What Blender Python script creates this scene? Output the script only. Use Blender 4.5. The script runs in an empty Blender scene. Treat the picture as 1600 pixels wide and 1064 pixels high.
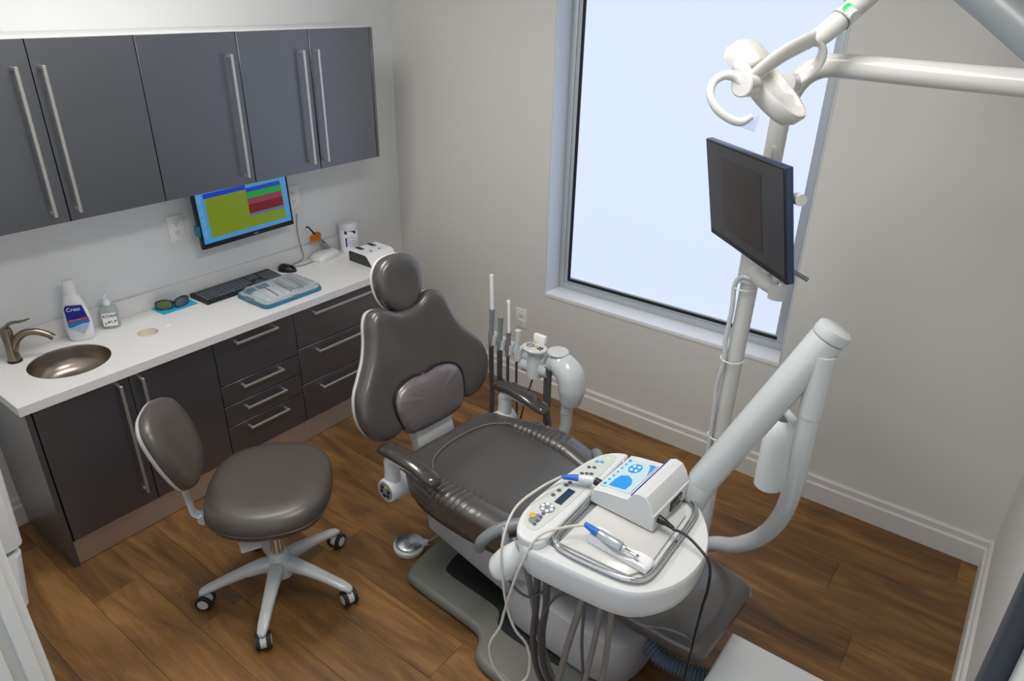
import bpy, bmesh, math, random
from mathutils import Vector, Matrix, Euler

R = math.radians
random.seed(7)
scn = bpy.context.scene
C = scn.collection

# ------------------------------------------------------------------ camera
cam_d = bpy.data.cameras.new('camera')
cam_d.sensor_width = 36.0
cam_d.lens = 36.0 * 1104.04 / 1600.0
cam_d.clip_start = 0.01
cam = bpy.data.objects.new('camera', cam_d)
C.objects.link(cam)
YAW, PITCH, ROLL = -0.642975, -0.460144, 0.020862
fw = Vector((math.sin(YAW) * math.cos(PITCH), math.cos(YAW) * math.cos(PITCH), math.sin(PITCH)))
rt = Vector((math.cos(YAW), -math.sin(YAW), 0))
up = rt.cross(fw)
r2 = rt * math.cos(ROLL) + up * math.sin(ROLL)
u2 = -rt * math.sin(ROLL) + up * math.cos(ROLL)
m = Matrix((r2, u2, -fw)).transposed().to_4x4()
m.translation = (3.1005, -2.9665, 2.0980)
cam.matrix_world = m
scn.camera = cam

# ------------------------------------------------------------------ world, exposure, large lights
scn.view_settings.view_transform = 'Standard'
scn.view_settings.look = 'None'
scn.view_settings.exposure = 0.30
scn.view_settings.gamma = 1.0
scn.view_settings.use_curve_mapping = False
w = bpy.data.worlds.new('ambient_fill')  # even bluish fill light, added to brighten the room through the doorway
scn.world = w
w.use_nodes = True
w.node_tree.nodes['Background'].inputs[0].default_value = (0.78, 0.89, 1.0, 1)
w.node_tree.nodes['Background'].inputs[1].default_value = 0.80
WINDOW_GLOW = 1.0
PANELS = [(0.95, -1.75), (2.35, -1.75)]
PANEL_W = 14.0
CEIL = 2.62

def area(name, loc, rot, sx, sy, power, col):
    d = bpy.data.lights.new(name, 'AREA')
    d.shape = 'RECTANGLE'
    d.size, d.size_y = sx, sy
    d.energy = power
    d.color = col
    o = bpy.data.objects.new(name, d)
    C.objects.link(o)
    o.location = loc
    o.rotation_euler = rot
    return o

for i, (px, py) in enumerate(PANELS):
    area('panel_lamp', (px, py, CEIL - 0.02), (0, 0, 0), 0.3, 1.1, PANEL_W, (1.0, 0.975, 0.94))

# ------------------------------------------------------------------ materials
def s2l(c):
    return tuple(((x / 12.92) if x <= 0.04045 else ((x + 0.055) / 1.055) ** 2.4) for x in c)

def rgb(h):
    h = h.lstrip('#')
    return s2l(tuple(int(h[i:i + 2], 16) / 255 for i in (0, 2, 4)))

MATS = {}
def mat(name, col, rough=0.5, metal=0.0, noise=None, bump=None, coat=0.0, emit=None, estr=0.0, trans=0.0, alpha=1.0, spec=0.5, aniso=0.0, coatr=0.08):
    """noise=(scale, amount) slight colour mottling; bump=(scale, strength)"""
    if name in MATS:
        return MATS[name]
    mt = bpy.data.materials.new(name)
    mt.use_nodes = True
    nt = mt.node_tree
    b = nt.nodes['Principled BSDF']
    c = rgb(col) if isinstance(col, str) else col
    b.inputs['Base Color'].default_value = (*c, 1)
    b.inputs['Roughness'].default_value = rough
    b.inputs['Metallic'].default_value = metal
    b.inputs['Coat Weight'].default_value = coat
    b.inputs['Coat Roughness'].default_value = coatr
    b.inputs['Specular IOR Level'].default_value = spec
    b.inputs['Anisotropic'].default_value = aniso
    b.inputs['Transmission Weight'].default_value = trans
    b.inputs['Alpha'].default_value = alpha
    if emit:
        e = rgb(emit) if isinstance(emit, str) else emit
        b.inputs['Emission Color'].default_value = (*e, 1)
        b.inputs['Emission Strength'].default_value = estr
    tc = None
    if noise or bump:
        tc = nt.nodes.new('ShaderNodeTexCoord')
    if noise:
        n = nt.nodes.new('ShaderNodeTexNoise')
        n.inputs['Scale'].default_value = noise[0]
        n.inputs['Detail'].default_value = 4
        nt.links.new(tc.outputs['Object'], n.inputs['Vector'])
        r = nt.nodes.new('ShaderNodeValToRGB')
        a = noise[1]
        r.color_ramp.elements[0].position = 0.3
        r.color_ramp.elements[1].position = 0.7
        r.color_ramp.elements[0].color = (*[x * (1 - a) for x in c], 1)
        r.color_ramp.elements[1].color = (*[min(1, x * (1 + a)) for x in c], 1)
        nt.links.new(n.outputs['Fac'], r.inputs['Fac'])
        nt.links.new(r.outputs['Color'], b.inputs['Base Color'])
    if bump:
        n2 = nt.nodes.new('ShaderNodeTexNoise')
        n2.inputs['Scale'].default_value = bump[0]
        n2.inputs['Detail'].default_value = 3
        nt.links.new(tc.outputs['Object'], n2.inputs['Vector'])
        bp = nt.nodes.new('ShaderNodeBump')
        bp.inputs['Strength'].default_value = bump[1]
        bp.inputs['Distance'].default_value = 0.002
        nt.links.new(n2.outputs['Fac'], bp.inputs['Height'])
        nt.links.new(bp.outputs['Normal'], b.inputs['Normal'])
    MATS[name] = mt
    return mt

M_WALL = mat('greige_paint', '#d5d4d0', 0.62, bump=(220, 0.12), noise=(1.5, 0.012))
M_WALLW = mat('white_paint', '#dcdee0', 0.6, bump=(220, 0.12), noise=(1.5, 0.012))
M_CEIL = mat('ceiling_white', '#e8e8e4', 0.8, bump=(150, 0.1))
M_TRIM = mat('trim_white', '#d6d5d0', 0.42, noise=(3, 0.01))
M_LAM = mat('charcoal_laminate', '#272d37', 0.37, noise=(6, 0.02), spec=1.0, coat=1.0, coatr=0.38)
M_LAM.node_tree.nodes['Principled BSDF'].inputs['Coat IOR'].default_value = 1.85
M_CARC = mat('white_melamine', '#d9dadb', 0.5, noise=(4, 0.01))
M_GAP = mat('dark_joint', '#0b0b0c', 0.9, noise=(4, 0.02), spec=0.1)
M_STEEL = mat('brushed_steel', '#c6c4c0', 0.34, 0.8, bump=(400, 0.05))
M_KICK = mat('steel_toe_kick', '#c6bbae', 0.36, 0.75, bump=(300, 0.05))
M_CHROME = mat('chrome', '#d8d8d8', 0.12, 1.0, noise=(3, 0.01))
M_QUARTZ = mat('white_quartz', '#dcdcdc', 0.34, noise=(90, 0.02))
M_BASIN = mat('basin_steel', '#a39a8e', 0.28, 1.0, bump=(200, 0.04), aniso=0.6)
M_NICKEL = mat('brushed_nickel', '#8f8474', 0.3, 1.0, bump=(300, 0.05))
M_LEATH = mat('taupe_leather', '#474441', 0.31, noise=(9, 0.05), bump=(260, 0.08), spec=0.8, coat=0.35, coatr=0.24)
M_LEATH2 = mat('sheen_tinted_leather', '#645a5c', 0.30, noise=(9, 0.05), bump=(260, 0.08), spec=1.0, coat=0.5, coatr=0.28)  # purple-silver reflection on the lumbar pad put into the leather colour
M_STOOLL = mat('stool_vinyl', '#474139', 0.42, noise=(9, 0.05), bump=(260, 0.08), spec=0.7, coat=0.3, coatr=0.3)
M_PLAST = mat('white_plastic', '#d3d5d6', 0.28, noise=(5, 0.01), spec=0.5)
M_PLASTG = mat('pale_grey_enamel', '#c5cacb', 0.2, noise=(5, 0.012), coat=0.3)
M_CREAM = mat('warm_white_enamel', '#cacac7', 0.25, noise=(5, 0.012), coat=0.2)
M_GREY = mat('mid_grey_plastic', '#7d8488', 0.35, noise=(7, 0.03))
M_LIFT = mat('light_grey_cover', '#aaa8aa', 0.45, noise=(5, 0.02))
M_BASE = mat('olive_grey_plastic', '#6d6e66', 0.45, noise=(5, 0.03))
M_BLACK = mat('black_plastic', '#0d0e10', 0.4, noise=(8, 0.05))
M_RUB = mat('black_rubber', '#191a1b', 0.6, noise=(8, 0.05))
M_HOSE = mat('grey_hose', '#77726e', 0.45, noise=(20, 0.05))
M_HOSED = mat('dark_grey_hose', '#4d4c4d', 0.45, noise=(20, 0.05))
M_CORDW = mat('cream_cord', '#c8c2b8', 0.45, noise=(20, 0.02))
M_BLUE = mat('blue_sleeve', '#1f63c4', 0.4, noise=(30, 0.04))
M_TEAL = mat('teal_plastic', '#1f7390', 0.3, noise=(30, 0.05))
M_CYAN = mat('cyan_paper', '#18a3cf', 0.7, noise=(30, 0.03))
M_CLEAR = mat('clear_plastic', '#e6edf0', 0.08, trans=0.9, noise=(4, 0.01))
M_CLEAR.node_tree.nodes['Principled BSDF'].inputs['IOR'].default_value = 1.12
M_GEL = mat('clear_gel_bottle', '#dfe8ea', 0.1, trans=0.75, noise=(4, 0.01))
M_GEL.node_tree.nodes['Principled BSDF'].inputs['IOR'].default_value = 1.15
M_MILK = mat('milky_bottle', '#dfe4e4', 0.4, noise=(6, 0.02), spec=0.4)
M_ALU = mat('anodised_aluminium', '#b4bcc1', 0.4, 0.2, bump=(300, 0.04))
M_WHITE = mat('bright_white', '#e9eaec', 0.4, noise=(6, 0.01))
M_ORANGE = mat('orange_shield', '#d9720f', 0.25, noise=(20, 0.03), trans=0.25)

def flat(name, col, rough=0.5, estr=0.0):
    if estr:
        return mat(name, '#050505', rough, emit=col, estr=estr, noise=(50, 0.01))
    return mat(name, col, rough, noise=(50, 0.01))

def wood_material():
    mt = bpy.data.materials.new('oak_vinyl_plank')
    mt.use_nodes = True
    nt = mt.node_tree
    b = nt.nodes['Principled BSDF']
    tc = nt.nodes.new('ShaderNodeTexCoord')
    oi = nt.nodes.new('ShaderNodeObjectInfo')
    mp = nt.nodes.new('ShaderNodeMapping')
    mp.inputs['Scale'].default_value = (1.1, 6.0, 1.0)
    mul = nt.nodes.new('ShaderNodeVectorMath')
    mul.operation = 'MULTIPLY_ADD'
    cmb = nt.nodes.new('ShaderNodeCombineXYZ')
    for k in range(3):
        nt.links.new(oi.outputs['Random'], cmb.inputs[k])
    mul.inputs[1].default_value = (17.0, 5.3, 9.1)
    nt.links.new(cmb.outputs[0], mul.inputs[0])
    nt.links.new(tc.outputs['Object'], mul.inputs[2])
    nt.links.new(mul.outputs[0], mp.inputs['Vector'])
    n1 = nt.nodes.new('ShaderNodeTexNoise')
    n1.inputs['Scale'].default_value = 1.7
    n1.inputs['Detail'].default_value = 8
    n1.inputs['Roughness'].default_value = 0.62
    n1.inputs['Distortion'].default_value = 0.9
    nt.links.new(mp.outputs[0], n1.inputs['Vector'])
    ramp = nt.nodes.new('ShaderNodeValToRGB')
    e = ramp.color_ramp.elements
    e[0].position = 0.28
    e[0].color = (*rgb('#4d3926'), 1)
    e[1].position = 0.74
    e[1].color = (*rgb('#9c7b55'), 1)
    x = ramp.color_ramp.elements.new(0.5)
    x.color = (*rgb('#7a5b3d'), 1)
    nt.links.new(n1.outputs['Fac'], ramp.inputs['Fac'])
    # fine pores
    mp2 = nt.nodes.new('ShaderNodeMapping')
    mp2.inputs['Scale'].default_value = (6.0, 120.0, 1.0)
    nt.links.new(mul.outputs[0], mp2.inputs['Vector'])
    n2 = nt.nodes.new('ShaderNodeTexNoise')
    n2.inputs['Scale'].default_value = 1.6
    n2.inputs['Detail'].default_value = 5
    nt.links.new(mp2.outputs[0], n2.inputs['Vector'])
    r2_ = nt.nodes.new('ShaderNodeValToRGB')
    r2_.color_ramp.elements[0].position = 0.3
    r2_.color_ramp.elements[0].color = (0.84, 0.84, 0.84, 1)
    r2_.color_ramp.elements[1].position = 0.62
    r2_.color_ramp.elements[1].color = (1.05, 1.05, 1.05, 1)
    nt.links.new(n2.outputs['Fac'], r2_.inputs['Fac'])
    mx = nt.nodes.new('ShaderNodeMix')
    mx.data_type = 'RGBA'
    mx.blend_type = 'MULTIPLY'
    mx.inputs[0].default_value = 1.0
    nt.links.new(ramp.outputs['Color'], mx.inputs[6])
    nt.links.new(r2_.outputs['Color'], mx.inputs[7])
    hs = nt.nodes.new('ShaderNodeHueSaturation')
    mr = nt.nodes.new('ShaderNodeMapRange')
    mr.inputs['To Min'].default_value = 0.80
    mr.inputs['To Max'].default_value = 1.18
    nt.links.new(oi.outputs['Random'], mr.inputs['Value'])
    nt.links.new(mr.outputs[0], hs.inputs['Value'])
    hs.inputs['Saturation'].default_value = 1.15
    nt.links.new(mx.outputs[2], hs.inputs['Color'])
    nt.links.new(hs.outputs['Color'], b.inputs['Base Color'])
    b.inputs['Roughness'].default_value = 0.42
    bp = nt.nodes.new('ShaderNodeBump')
    bp.inputs['Strength'].default_value = 0.15
    bp.inputs['Distance'].default_value = 0.002
    nt.links.new(n2.outputs['Fac'], bp.inputs['Height'])
    nt.links.new(bp.outputs['Normal'], b.inputs['Normal'])
    return mt
M_WOOD = wood_material()

# ------------------------------------------------------------------ mesh helpers
def link(o, parent=None):
    C.objects.link(o)
    if parent is not None:
        o.parent = parent
    return o

def base_of(parent):
    """offset from parent's own frame when parts are written in world axes"""
    v = Vector((0, 0, 0))
    p = parent
    while p is not None:
        v += p.location
        p = p.parent
    return v

def ob(name, bm, mt, parent=None, loc=(0, 0, 0), rot=(0, 0, 0), smooth=True, angle=38, world=False):
    bmesh.ops.recalc_face_normals(bm, faces=bm.faces)
    me = bpy.data.meshes.new(name)
    if world and parent is not None:
        off = base_of(parent)
        for v in bm.verts:
            v.co -= off
    bm.to_mesh(me)
    bm.free()
    me.materials.append(mt)
    if smooth:
        for p in me.polygons:
            p.use_smooth = True
        try:
            me.set_sharp_from_angle(angle=R(angle))
        except Exception:
            pass
    o = bpy.data.objects.new(name, me)
    link(o, parent)
    o.location = loc
    o.rotation_euler = rot
    return o

def tag(o, label, cat, group=None, kind=None):
    o['label'] = label
    o['category'] = cat
    if group:
        o['group'] = group
    if kind:
        o['kind'] = kind
    return o

def struct(o, label=None):
    o['kind'] = 'structure'
    if label:
        o['label'] = label
    return o

def thing(name, label, cat, loc=(0, 0, 0), rz=0.0, group=None):
    o = bpy.data.objects.new(name, None)
    o.empty_display_size = 0.05
    C.objects.link(o)
    o.location = loc
    o.rotation_euler = (0, 0, rz)
    return tag(o, label, cat, group)

def box(bm, c, s, bev=0.0, seg=2, rot=None):
    g = bmesh.ops.create_cube(bm, size=1.0)
    vs = g['verts']
    for v in vs:
        v.co = Vector((v.co.x * s[0], v.co.y * s[1], v.co.z * s[2]))
    if bev > 0:
        es = list({e for v in vs for e in v.link_edges})
        r = bmesh.ops.bevel(bm, geom=es, offset=bev, segments=seg, profile=0.5, affect='EDGES', clamp_overlap=True)
        vs = list({v for f in r['faces'] for v in f.verts} | {v for v in vs if v.is_valid})
    if rot is not None:
        mtx = Euler(rot).to_matrix()
        for v in vs:
            v.co = mtx @ v.co
    for v in vs:
        v.co += Vector(c)
    return vs

def bx(c, s, bev=0.0, seg=2, rot=None):
    bm = bmesh.new()
    box(bm, c, s, bev, seg, rot)
    return bm

def bmm(lo, hi, bev=0.0, seg=2):
    return bx([(a + b) / 2 for a, b in zip(lo, hi)], [abs(b - a) for a, b in zip(lo, hi)], bev, seg)

def catmull(pts, res, closed=False):
    P = [Vector(p) for p in pts]
    if len(P) < 3 or res <= 1:
        return P
    n = len(P)
    out = []
    rng = n if closed else n - 1
    for i in range(rng):
        if closed:
            p0, p1, p2, p3 = P[(i - 1) % n], P[i], P[(i + 1) % n], P[(i + 2) % n]
        else:
            p1, p2 = P[i], P[i + 1]
            p0 = P[i - 1] if i > 0 else p1 * 2 - p2
            p3 = P[i + 2] if i + 2 < n else p2 * 2 - p1
        for k in range(res):
            t = k / res
            out.append(0.5 * ((2 * p1) + (p2 - p0) * t + (2 * p0 - 5 * p1 + 4 * p2 - p3) * t * t + (3 * p1 - p0 - 3 * p2 + p3) * t ** 3))
    if not closed:
        out.append(P[-1])
    return out

def loft(bm, rings, caps=True, closed=False):
    """rings: lists of points, all equally long; each ring is a closed loop"""
    vr = [[bm.verts.new(p) for p in r] for r in rings]
    n = len(vr[0])
    k = len(vr)
    for i in range(k if closed else k - 1):
        a, b = vr[i], vr[(i + 1) % k]
        for j in range(n):
            try:
                bm.faces.new((a[j], a[(j + 1) % n], b[(j + 1) % n], b[j]))
            except ValueError:
                pass
    if caps and not closed:
        try:
            bm.faces.new(list(reversed(vr[0])))
            bm.faces.new(vr[-1])
        except ValueError:
            pass
    return bm

def tube(pts, r, n=12, res=6, caps=True, closed=False, bm=None, squash=None):
    bm = bm or bmesh.new()
    path = catmull(pts, res, closed)
    N = len(path)
    if isinstance(r, (int, float)):
        rad = [r] * N
    else:
        rad = []
        for i in range(N):
            t = i / (N - 1) * (len(r) - 1)
            a = min(int(t), len(r) - 2)
            rad.append(r[a] + (r[a + 1] - r[a]) * (t - a))
    T = []
    for i in range(N):
        if closed:
            d = path[(i + 1) % N] - path[(i - 1) % N]
        else:
            d = path[min(i + 1, N - 1)] - path[max(i - 1, 0)]
        T.append(d.normalized() if d.length > 1e-9 else Vector((0, 0, 1)))
    ref = Vector((0, 0, 1)) if abs(T[0].z) < 0.9 else Vector((1, 0, 0))
    nrm = (ref - T[0] * ref.dot(T[0])).normalized()
    rings = []
    for i in range(N):
        nrm = (nrm - T[i] * nrm.dot(T[i]))
        nrm = nrm.normalized() if nrm.length > 1e-9 else T[i].orthogonal().normalized()
        bn = T[i].cross(nrm)
        sq = squash or (1, 1)
        rings.append([path[i] + (nrm * math.cos(2 * math.pi * j / n) * sq[0] + bn * math.sin(2 * math.pi * j / n) * sq[1]) * rad[i] for j in range(n)])
    return loft(bm, rings, caps, closed)

def lathe(prof, n=32, axis='Z', c=(0, 0, 0), bm=None, capb=True, capt=True, sx=1.0, sy=1.0):
    """prof: (radius, height) pairs"""
    bm = bm or bmesh.new()
    rings = []
    c = Vector(c)
    for r, h in prof:
        ring = []
        for j in range(n):
            a = 2 * math.pi * j / n
            x, y = r * math.cos(a) * sx, r * math.sin(a) * sy
            if axis == 'Z':
                p = Vector((x, y, h))
            elif axis == 'X':
                p = Vector((h, x, y))
            else:
                p = Vector((x, h, y))
            ring.append(c + p)
        rings.append(ring)
    vr = [[bm.verts.new(p) for p in r] for r in rings]
    for i in range(len(vr) - 1):
        for j in range(n):
            bm.faces.new((vr[i][j], vr[i][(j + 1) % n], vr[i + 1][(j + 1) % n], vr[i + 1][j]))
    if capb:
        bm.faces.new(vr[0])
    if capt:
        bm.faces.new(vr[-1])
    return bm

def cyl(p0, p1, r, n=20, bm=None, r1=None):
    return tube([p0, p1], [r, r if r1 is None else r1], n=n, res=1, bm=bm)

def smooth_outline(pts, res=4):
    return [(p.x, p.y) for p in catmull([(a, b, 0) for a, b in pts], res, closed=True)]

def prism(outline, z0, z1, bev=0.0, seg=2, bm=None):
    """flat plate of an (x, y) outline between two heights, rims rounded"""
    bm = bm or bmesh.new()
    n = len(outline)
    cx = sum(p[0] for p in outline) / n
    cy = sum(p[1] for p in outline) / n
    def ring(ins, z):
        out = []
        for i in range(n):
            p, a, b = Vector(outline[i]), Vector(outline[i - 1]), Vector(outline[(i + 1) % n])
            t = (b - a)
            nn = Vector((t.y, -t.x))
            if nn.length > 1e-9:
                nn.normalize()
            if nn.dot(p - Vector((cx, cy))) < 0 and AREA < 0:
                nn = nn
            q = p - nn * ins * SGN
            out.append((q.x, q.y, z))
        return out
    AREA = sum(outline[i][0] * outline[(i + 1) % n][1] - outline[(i + 1) % n][0] * outline[i][1] for i in range(n))
    SGN = 1 if AREA > 0 else -1
    rings = []
    if bev > 0:
        for k in range(seg + 1):
            a = math.pi / 2 * k / seg
            rings.append(ring(bev * (1 - math.sin(a)), z0 + bev * (1 - math.cos(a))))
        for k in range(seg + 1):
            a = math.pi / 2 * k / seg
            rings.append(ring(bev * (1 - math.cos(a)), z1 - bev * (1 - math.sin(a))))
    else:
        rings = [ring(0, z0), ring(0, z1)]
    return loft(bm, rings)

def xform(bm, mtx):
    bmesh.ops.transform(bm, matrix=mtx, verts=bm.verts)
    return bm

def text(name, body, size, mt, parent, loc, rot, extrude=0.0003, align='CENTER'):
    cu = bpy.data.curves.new(name, 'FONT')
    cu.body = body
    cu.size = size
    cu.extrude = extrude
    cu.align_x = align
    cu.align_y = 'CENTER'
    t = bpy.data.objects.new(name + '_curve', cu)
    C.objects.link(t)
    dg = bpy.context.evaluated_depsgraph_get()
    me = bpy.data.meshes.new_from_object(t.evaluated_get(dg))
    bpy.data.objects.remove(t)
    bpy.data.curves.remove(cu)
    me.materials.clear()
    me.materials.append(mt)
    o = bpy.data.objects.new(name, me)
    link(o, parent)
    o.location = loc
    o.rotation_euler = rot
    return o

# ================================================================== ROOM
RX = 3.348           # right wall
FY, FYO = -2.75, -2.87   # front wall with the doorway we look through
WX0, WX1, WZ0, WZ1 = 1.097, 2.379, 0.62, 2.36
# ---- floor with planks laid along x
fl = struct(ob('floor', bmm((-0.12, -4.2, -0.06), (RX + 0.12, 0.02, -0.004)), M_GAP))
PW, PL, GAP = 0.181, 1.22, 0.0008
row = 0
y = 0.0
full = None
while y > -4.2:
    xo = -random.random() * PL
    x = xo
    while x < RX + 0.1:
        x0, x1 = max(x, -0.1), min(x + PL, RX + 0.1)
        if x1 - x0 > 0.02:
            L = x1 - x0
            yc, xc = y - PW / 2, (x0 + x1) / 2
            isf = abs(L - PL) < 1e-6
            if isf and full is not None:
                o = bpy.data.objects.new('plank', full)
                link(o, fl)
            else:
                bm = bx((0, 0, 0), (L - GAP, PW - GAP, 0.004), 0.0008, 1)
                o = ob('plank', bm, M_WOOD, fl, smooth=False)
                if isf:
                    full = o.data
            o.location = (xc, yc, -0.002)
        x += PL
    y -= PW
    row += 1

# ---- walls
bm = bmesh.new()
box(bm, ((WX0 - 0.12) / 2, 0.09, CEIL / 2), (WX0 + 0.12, 0.18, CEIL))
box(bm, ((WX1 + RX + 0.12) / 2, 0.09, CEIL / 2), (RX + 0.12 - WX1, 0.18, CEIL))
box(bm, ((WX0 + WX1) / 2, 0.09, WZ0 / 2), (WX1 - WX0, 0.18, WZ0))
box(bm, ((WX0 + WX1) / 2, 0.09, (WZ1 + CEIL) / 2), (WX1 - WX0, 0.18, CEIL - WZ1))
struct(ob('wall_back', bm, M_WALL, smooth=False))
struct(ob('wall_left', bmm((-0.12, FYO, 0), (0, 0.0, CEIL)), M_WALLW, smooth=False))
struct(ob('wall_right', bmm((RX, FYO, 0), (RX + 0.12, 0.0, CEIL)), M_WALL, smooth=False))
DX0, DX1, DZ = 1.785, 3.147, 2.30
bm = bmesh.new()
box(bm, (DX0 / 2, (FY + FYO) / 2, CEIL / 2), (DX0, FY - FYO, CEIL))
box(bm, ((DX1 + RX) / 2, (FY + FYO) / 2, CEIL / 2), (RX - DX1, FY - FYO, CEIL))
box(bm, ((DX0 + DX1) / 2, (FY + FYO) / 2, (DZ + CEIL) / 2), (DX1 - DX0, FY - FYO, CEIL - DZ))
struct(ob('wall_front', bm, M_WALLW, smooth=False))
struct(ob('ceiling', bmm((-0.12, FYO, CEIL), (RX + 0.12, 0.18, CEIL + 0.08)), M_CEIL, smooth=False))

# door lining left and right of the opening
dl = struct(ob('trim_1', bmm((DX0 - 0.012, FYO - 0.015, 0), (DX0 + 0.014, FY + 0.012, DZ), 0.004), M_TRIM))
struct(ob('trim_2', bmm((DX1 - 0.012, FY - 0.05, 0), (DX1 + 0.10, FY + 0.014, DZ), 0.004), M_TRIM))
bm = bmm((DX0 + 0.014, FY - 0.03, 0), (DX0 + 0.026, FY - 0.005, DZ), 0.003)
ob('door_stop', bm, M_TRIM, dl)
bm = bmm((DX0 + 0.012, FY - 0.075, 0), (DX0 + 0.030, FY - 0.05, DZ), 0.003)
ob('door_stop', bm, M_TRIM, dl)
M_SEAL = mat('dark_door_seal', '#2c3036', 0.5, noise=(5, 0.03))
struct(ob('trim_3', bmm((DX1 - 0.018, FY - 0.002, 0), (DX1 - 0.012, FY + 0.012, DZ), 0.001), M_SEAL))

def baseboard(name, p0, p1, inward):
    """stepped profile swept from p0 to p1 along a wall"""
    prof = [(0, 0), (0.022, 0), (0.022, 0.088), (0.0185, 0.093), (0.013, 0.095), (0.013, 0.121), (0.009, 0.127), (0, 0.128)]
    bm = bmesh.new()
    iv = Vector(inward)
    rings = [[Vector((p[0], p[1], 0)) + iv * a + Vector((0, 0, h)) for a, h in prof] for p in (p0, p1)]
    loft(bm, rings)
    return struct(ob(name, bm, M_TRIM, smooth=False))
baseboard('baseboard_back', (0, 0), (RX, 0), (0, -1, 0))
baseboard('baseboard_right', (RX, -0.022), (RX, FY), (-1, 0, 0))
baseboard('baseboard_left', (0, FY), (0, -2.312), (1, 0, 0))
baseboard('baseboard_corner', (0, -0.42), (0, -0.022), (1, 0, 0))
baseboard('baseboard_front', (0.022, FY), (DX0 - 0.012, FY), (0, 1, 0))

# ---- window: lining, frame, gasket, frosted pane
win = thing('window_1', 'tall frosted window pane in grey aluminium frame with white sill', 'window', (1.738, 0.1, 0.62))
win['kind'] = 'structure'
ob('window_sill', bmm((WX0, -0.004, WZ0 - 0.02), (WX1, 0.125, WZ0 + 0.004), 0.003), M_WHITE, win, world=True)
M_REV = mat('white_reveal', '#d8dee2', 0.45, noise=(3, 0.01))
ob('window_lining', bmm((WX0 - 0.001, 0.0, WZ0), (WX0 + 0.004, 0.125, WZ1)), M_REV, win, world=True)
ob('window_lining', bmm((WX1 - 0.004, 0.0, WZ0), (WX1 + 0.001, 0.125, WZ1)), M_REV, win, world=True)
ob('window_lining', bmm((WX0, 0.0, WZ1 - 0.004), (WX1, 0.125, WZ1 + 0.001)), M_REV, win, world=True)
gx0, gx1, gz0, gz1 = 1.172, 2.329, 0.684, 2.29
def frame_bars(x0, x1, z0, z1, t, y0, y1, bev):
    out = []
    out.append(bmm((x0, y0, z0), (x0 + t, y1, z1), bev))
    out.append(bmm((x1 - t, y0, z0), (x1, y1, z1), bev))
    out.append(bmm((x0 + t, y0, z0), (x1 - t, y1, z0 + t), bev))
    out.append(bmm((x0 + t, y0, z1 - t), (x1 - t, y1, z1), bev))
    return out
for b in frame_bars(WX0 + 0.004, WX1 - 0.004, WZ0 + 0.004, WZ1 - 0.004, 0.034, 0.120, 0.175, 0.002):
    ob('frame_bar', b, M_ALU, win, world=True)
for b in frame_bars(WX0 + 0.038, WX1 - 0.038, WZ0 + 0.038, WZ1 - 0.038, 0.036, 0.125, 0.17, 0.003):
    ob('glazing_bead', b, M_ALU, win, world=True)
for b in frame_bars(gx0 - 0.014, gx1 + 0.014, gz0 - 0.014, gz1 + 0.014, 0.016, 0.123, 0.131, 0.0)[:1] + frame_bars(gx0 - 0.014, gx1 + 0.002, gz0 - 0.014, gz1 + 0.014, 0.016, 0.123, 0.131, 0.0)[2:]:
    ob('gasket', b, M_BLACK, win, world=True)
M_PANE = mat('frosted_backlit_glass', '#6c7683', 0.5, emit=(0.515, 0.575, 0.765), estr=WINDOW_GLOW, noise=(2, 0.01))
ob('pane', bmm((gx0, 0.128, gz0), (gx1, 0.134, gz1)), M_PANE, win, world=True)

# ---- ceiling light panels
for i, (px, py) in enumerate(PANELS):
    t = thing('ceiling_light', ['slim recessed ceiling light panel over the counter', 'slim recessed ceiling light panel over the dental chair'][i], 'ceiling light', (px, py, CEIL))
    t['group'] = 'ceiling light panels'
    for b in [bmm((-0.18, -0.58, -0.012), (-0.155, 0.58, 0.0)), bmm((0.155, -0.58, -0.012), (0.18, 0.58, 0.0)),
              bmm((-0.155, -0.58, -0.012), (0.155, -0.555, 0.0)), bmm((-0.155, 0.555, -0.012), (0.155, 0.58, 0.0))]:
        ob('frame', b, M_WHITE, t)
    ob('diffuser', bmm((-0.155, -0.555, -0.006), (0.155, 0.555, -0.001)), flat('diffuser_glow', '#fff4e2', 0.5, 3.0), t)

# ================================================================== CABINETS
YD = [-2.31, -1.942, -1.580, -1.162, -0.800, -0.426]
XU, ZU0, ZU1 = 0.31, 1.311, 1.926
XL, ZL0, ZL1 = 0.458, 0.118, 0.724
CT, CTH = 0.76, 0.036
YC0, YC1 = -2.329, -0.412

def bar_handle(parent, p0, p1, out, r=0.006, name='handle'):
    """square bar pull on two short posts; p0, p1 on the door face"""
    bm = bmesh.new()
    p0, p1, out = Vector(p0), Vector(p1), Vector(out)
    d = (p1 - p0)
    c = (p0 + p1) / 2 + out * 0.032
    s = [max(abs(d[i]), 0.011 if abs(out[i]) < 0.5 else 0.010) for i in range(3)]
    box(bm, c, s, 0.0015, 1)
    for e in (p0 + d.normalized() * 0.008, p1 - d.normalized() * 0.008):
        cc = e + out * 0.014
        ss = [0.010 if abs(out[i]) < 0.5 else 0.028 for i in range(3)]
        box(bm, cc, ss)
    return ob(name, bm, M_STEEL, parent, world=True, smooth=False)

def door(parent, x, y0, y1, z0, z1, hz=None, hy=None, name='door', th=0.019):
    g = 0.0018
    d = ob(name, bmm((x - th, y0 + g, z0), (x, y1 - g, z1), 0.0012, 1), M_LAM, parent, world=True)
    return d

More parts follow.
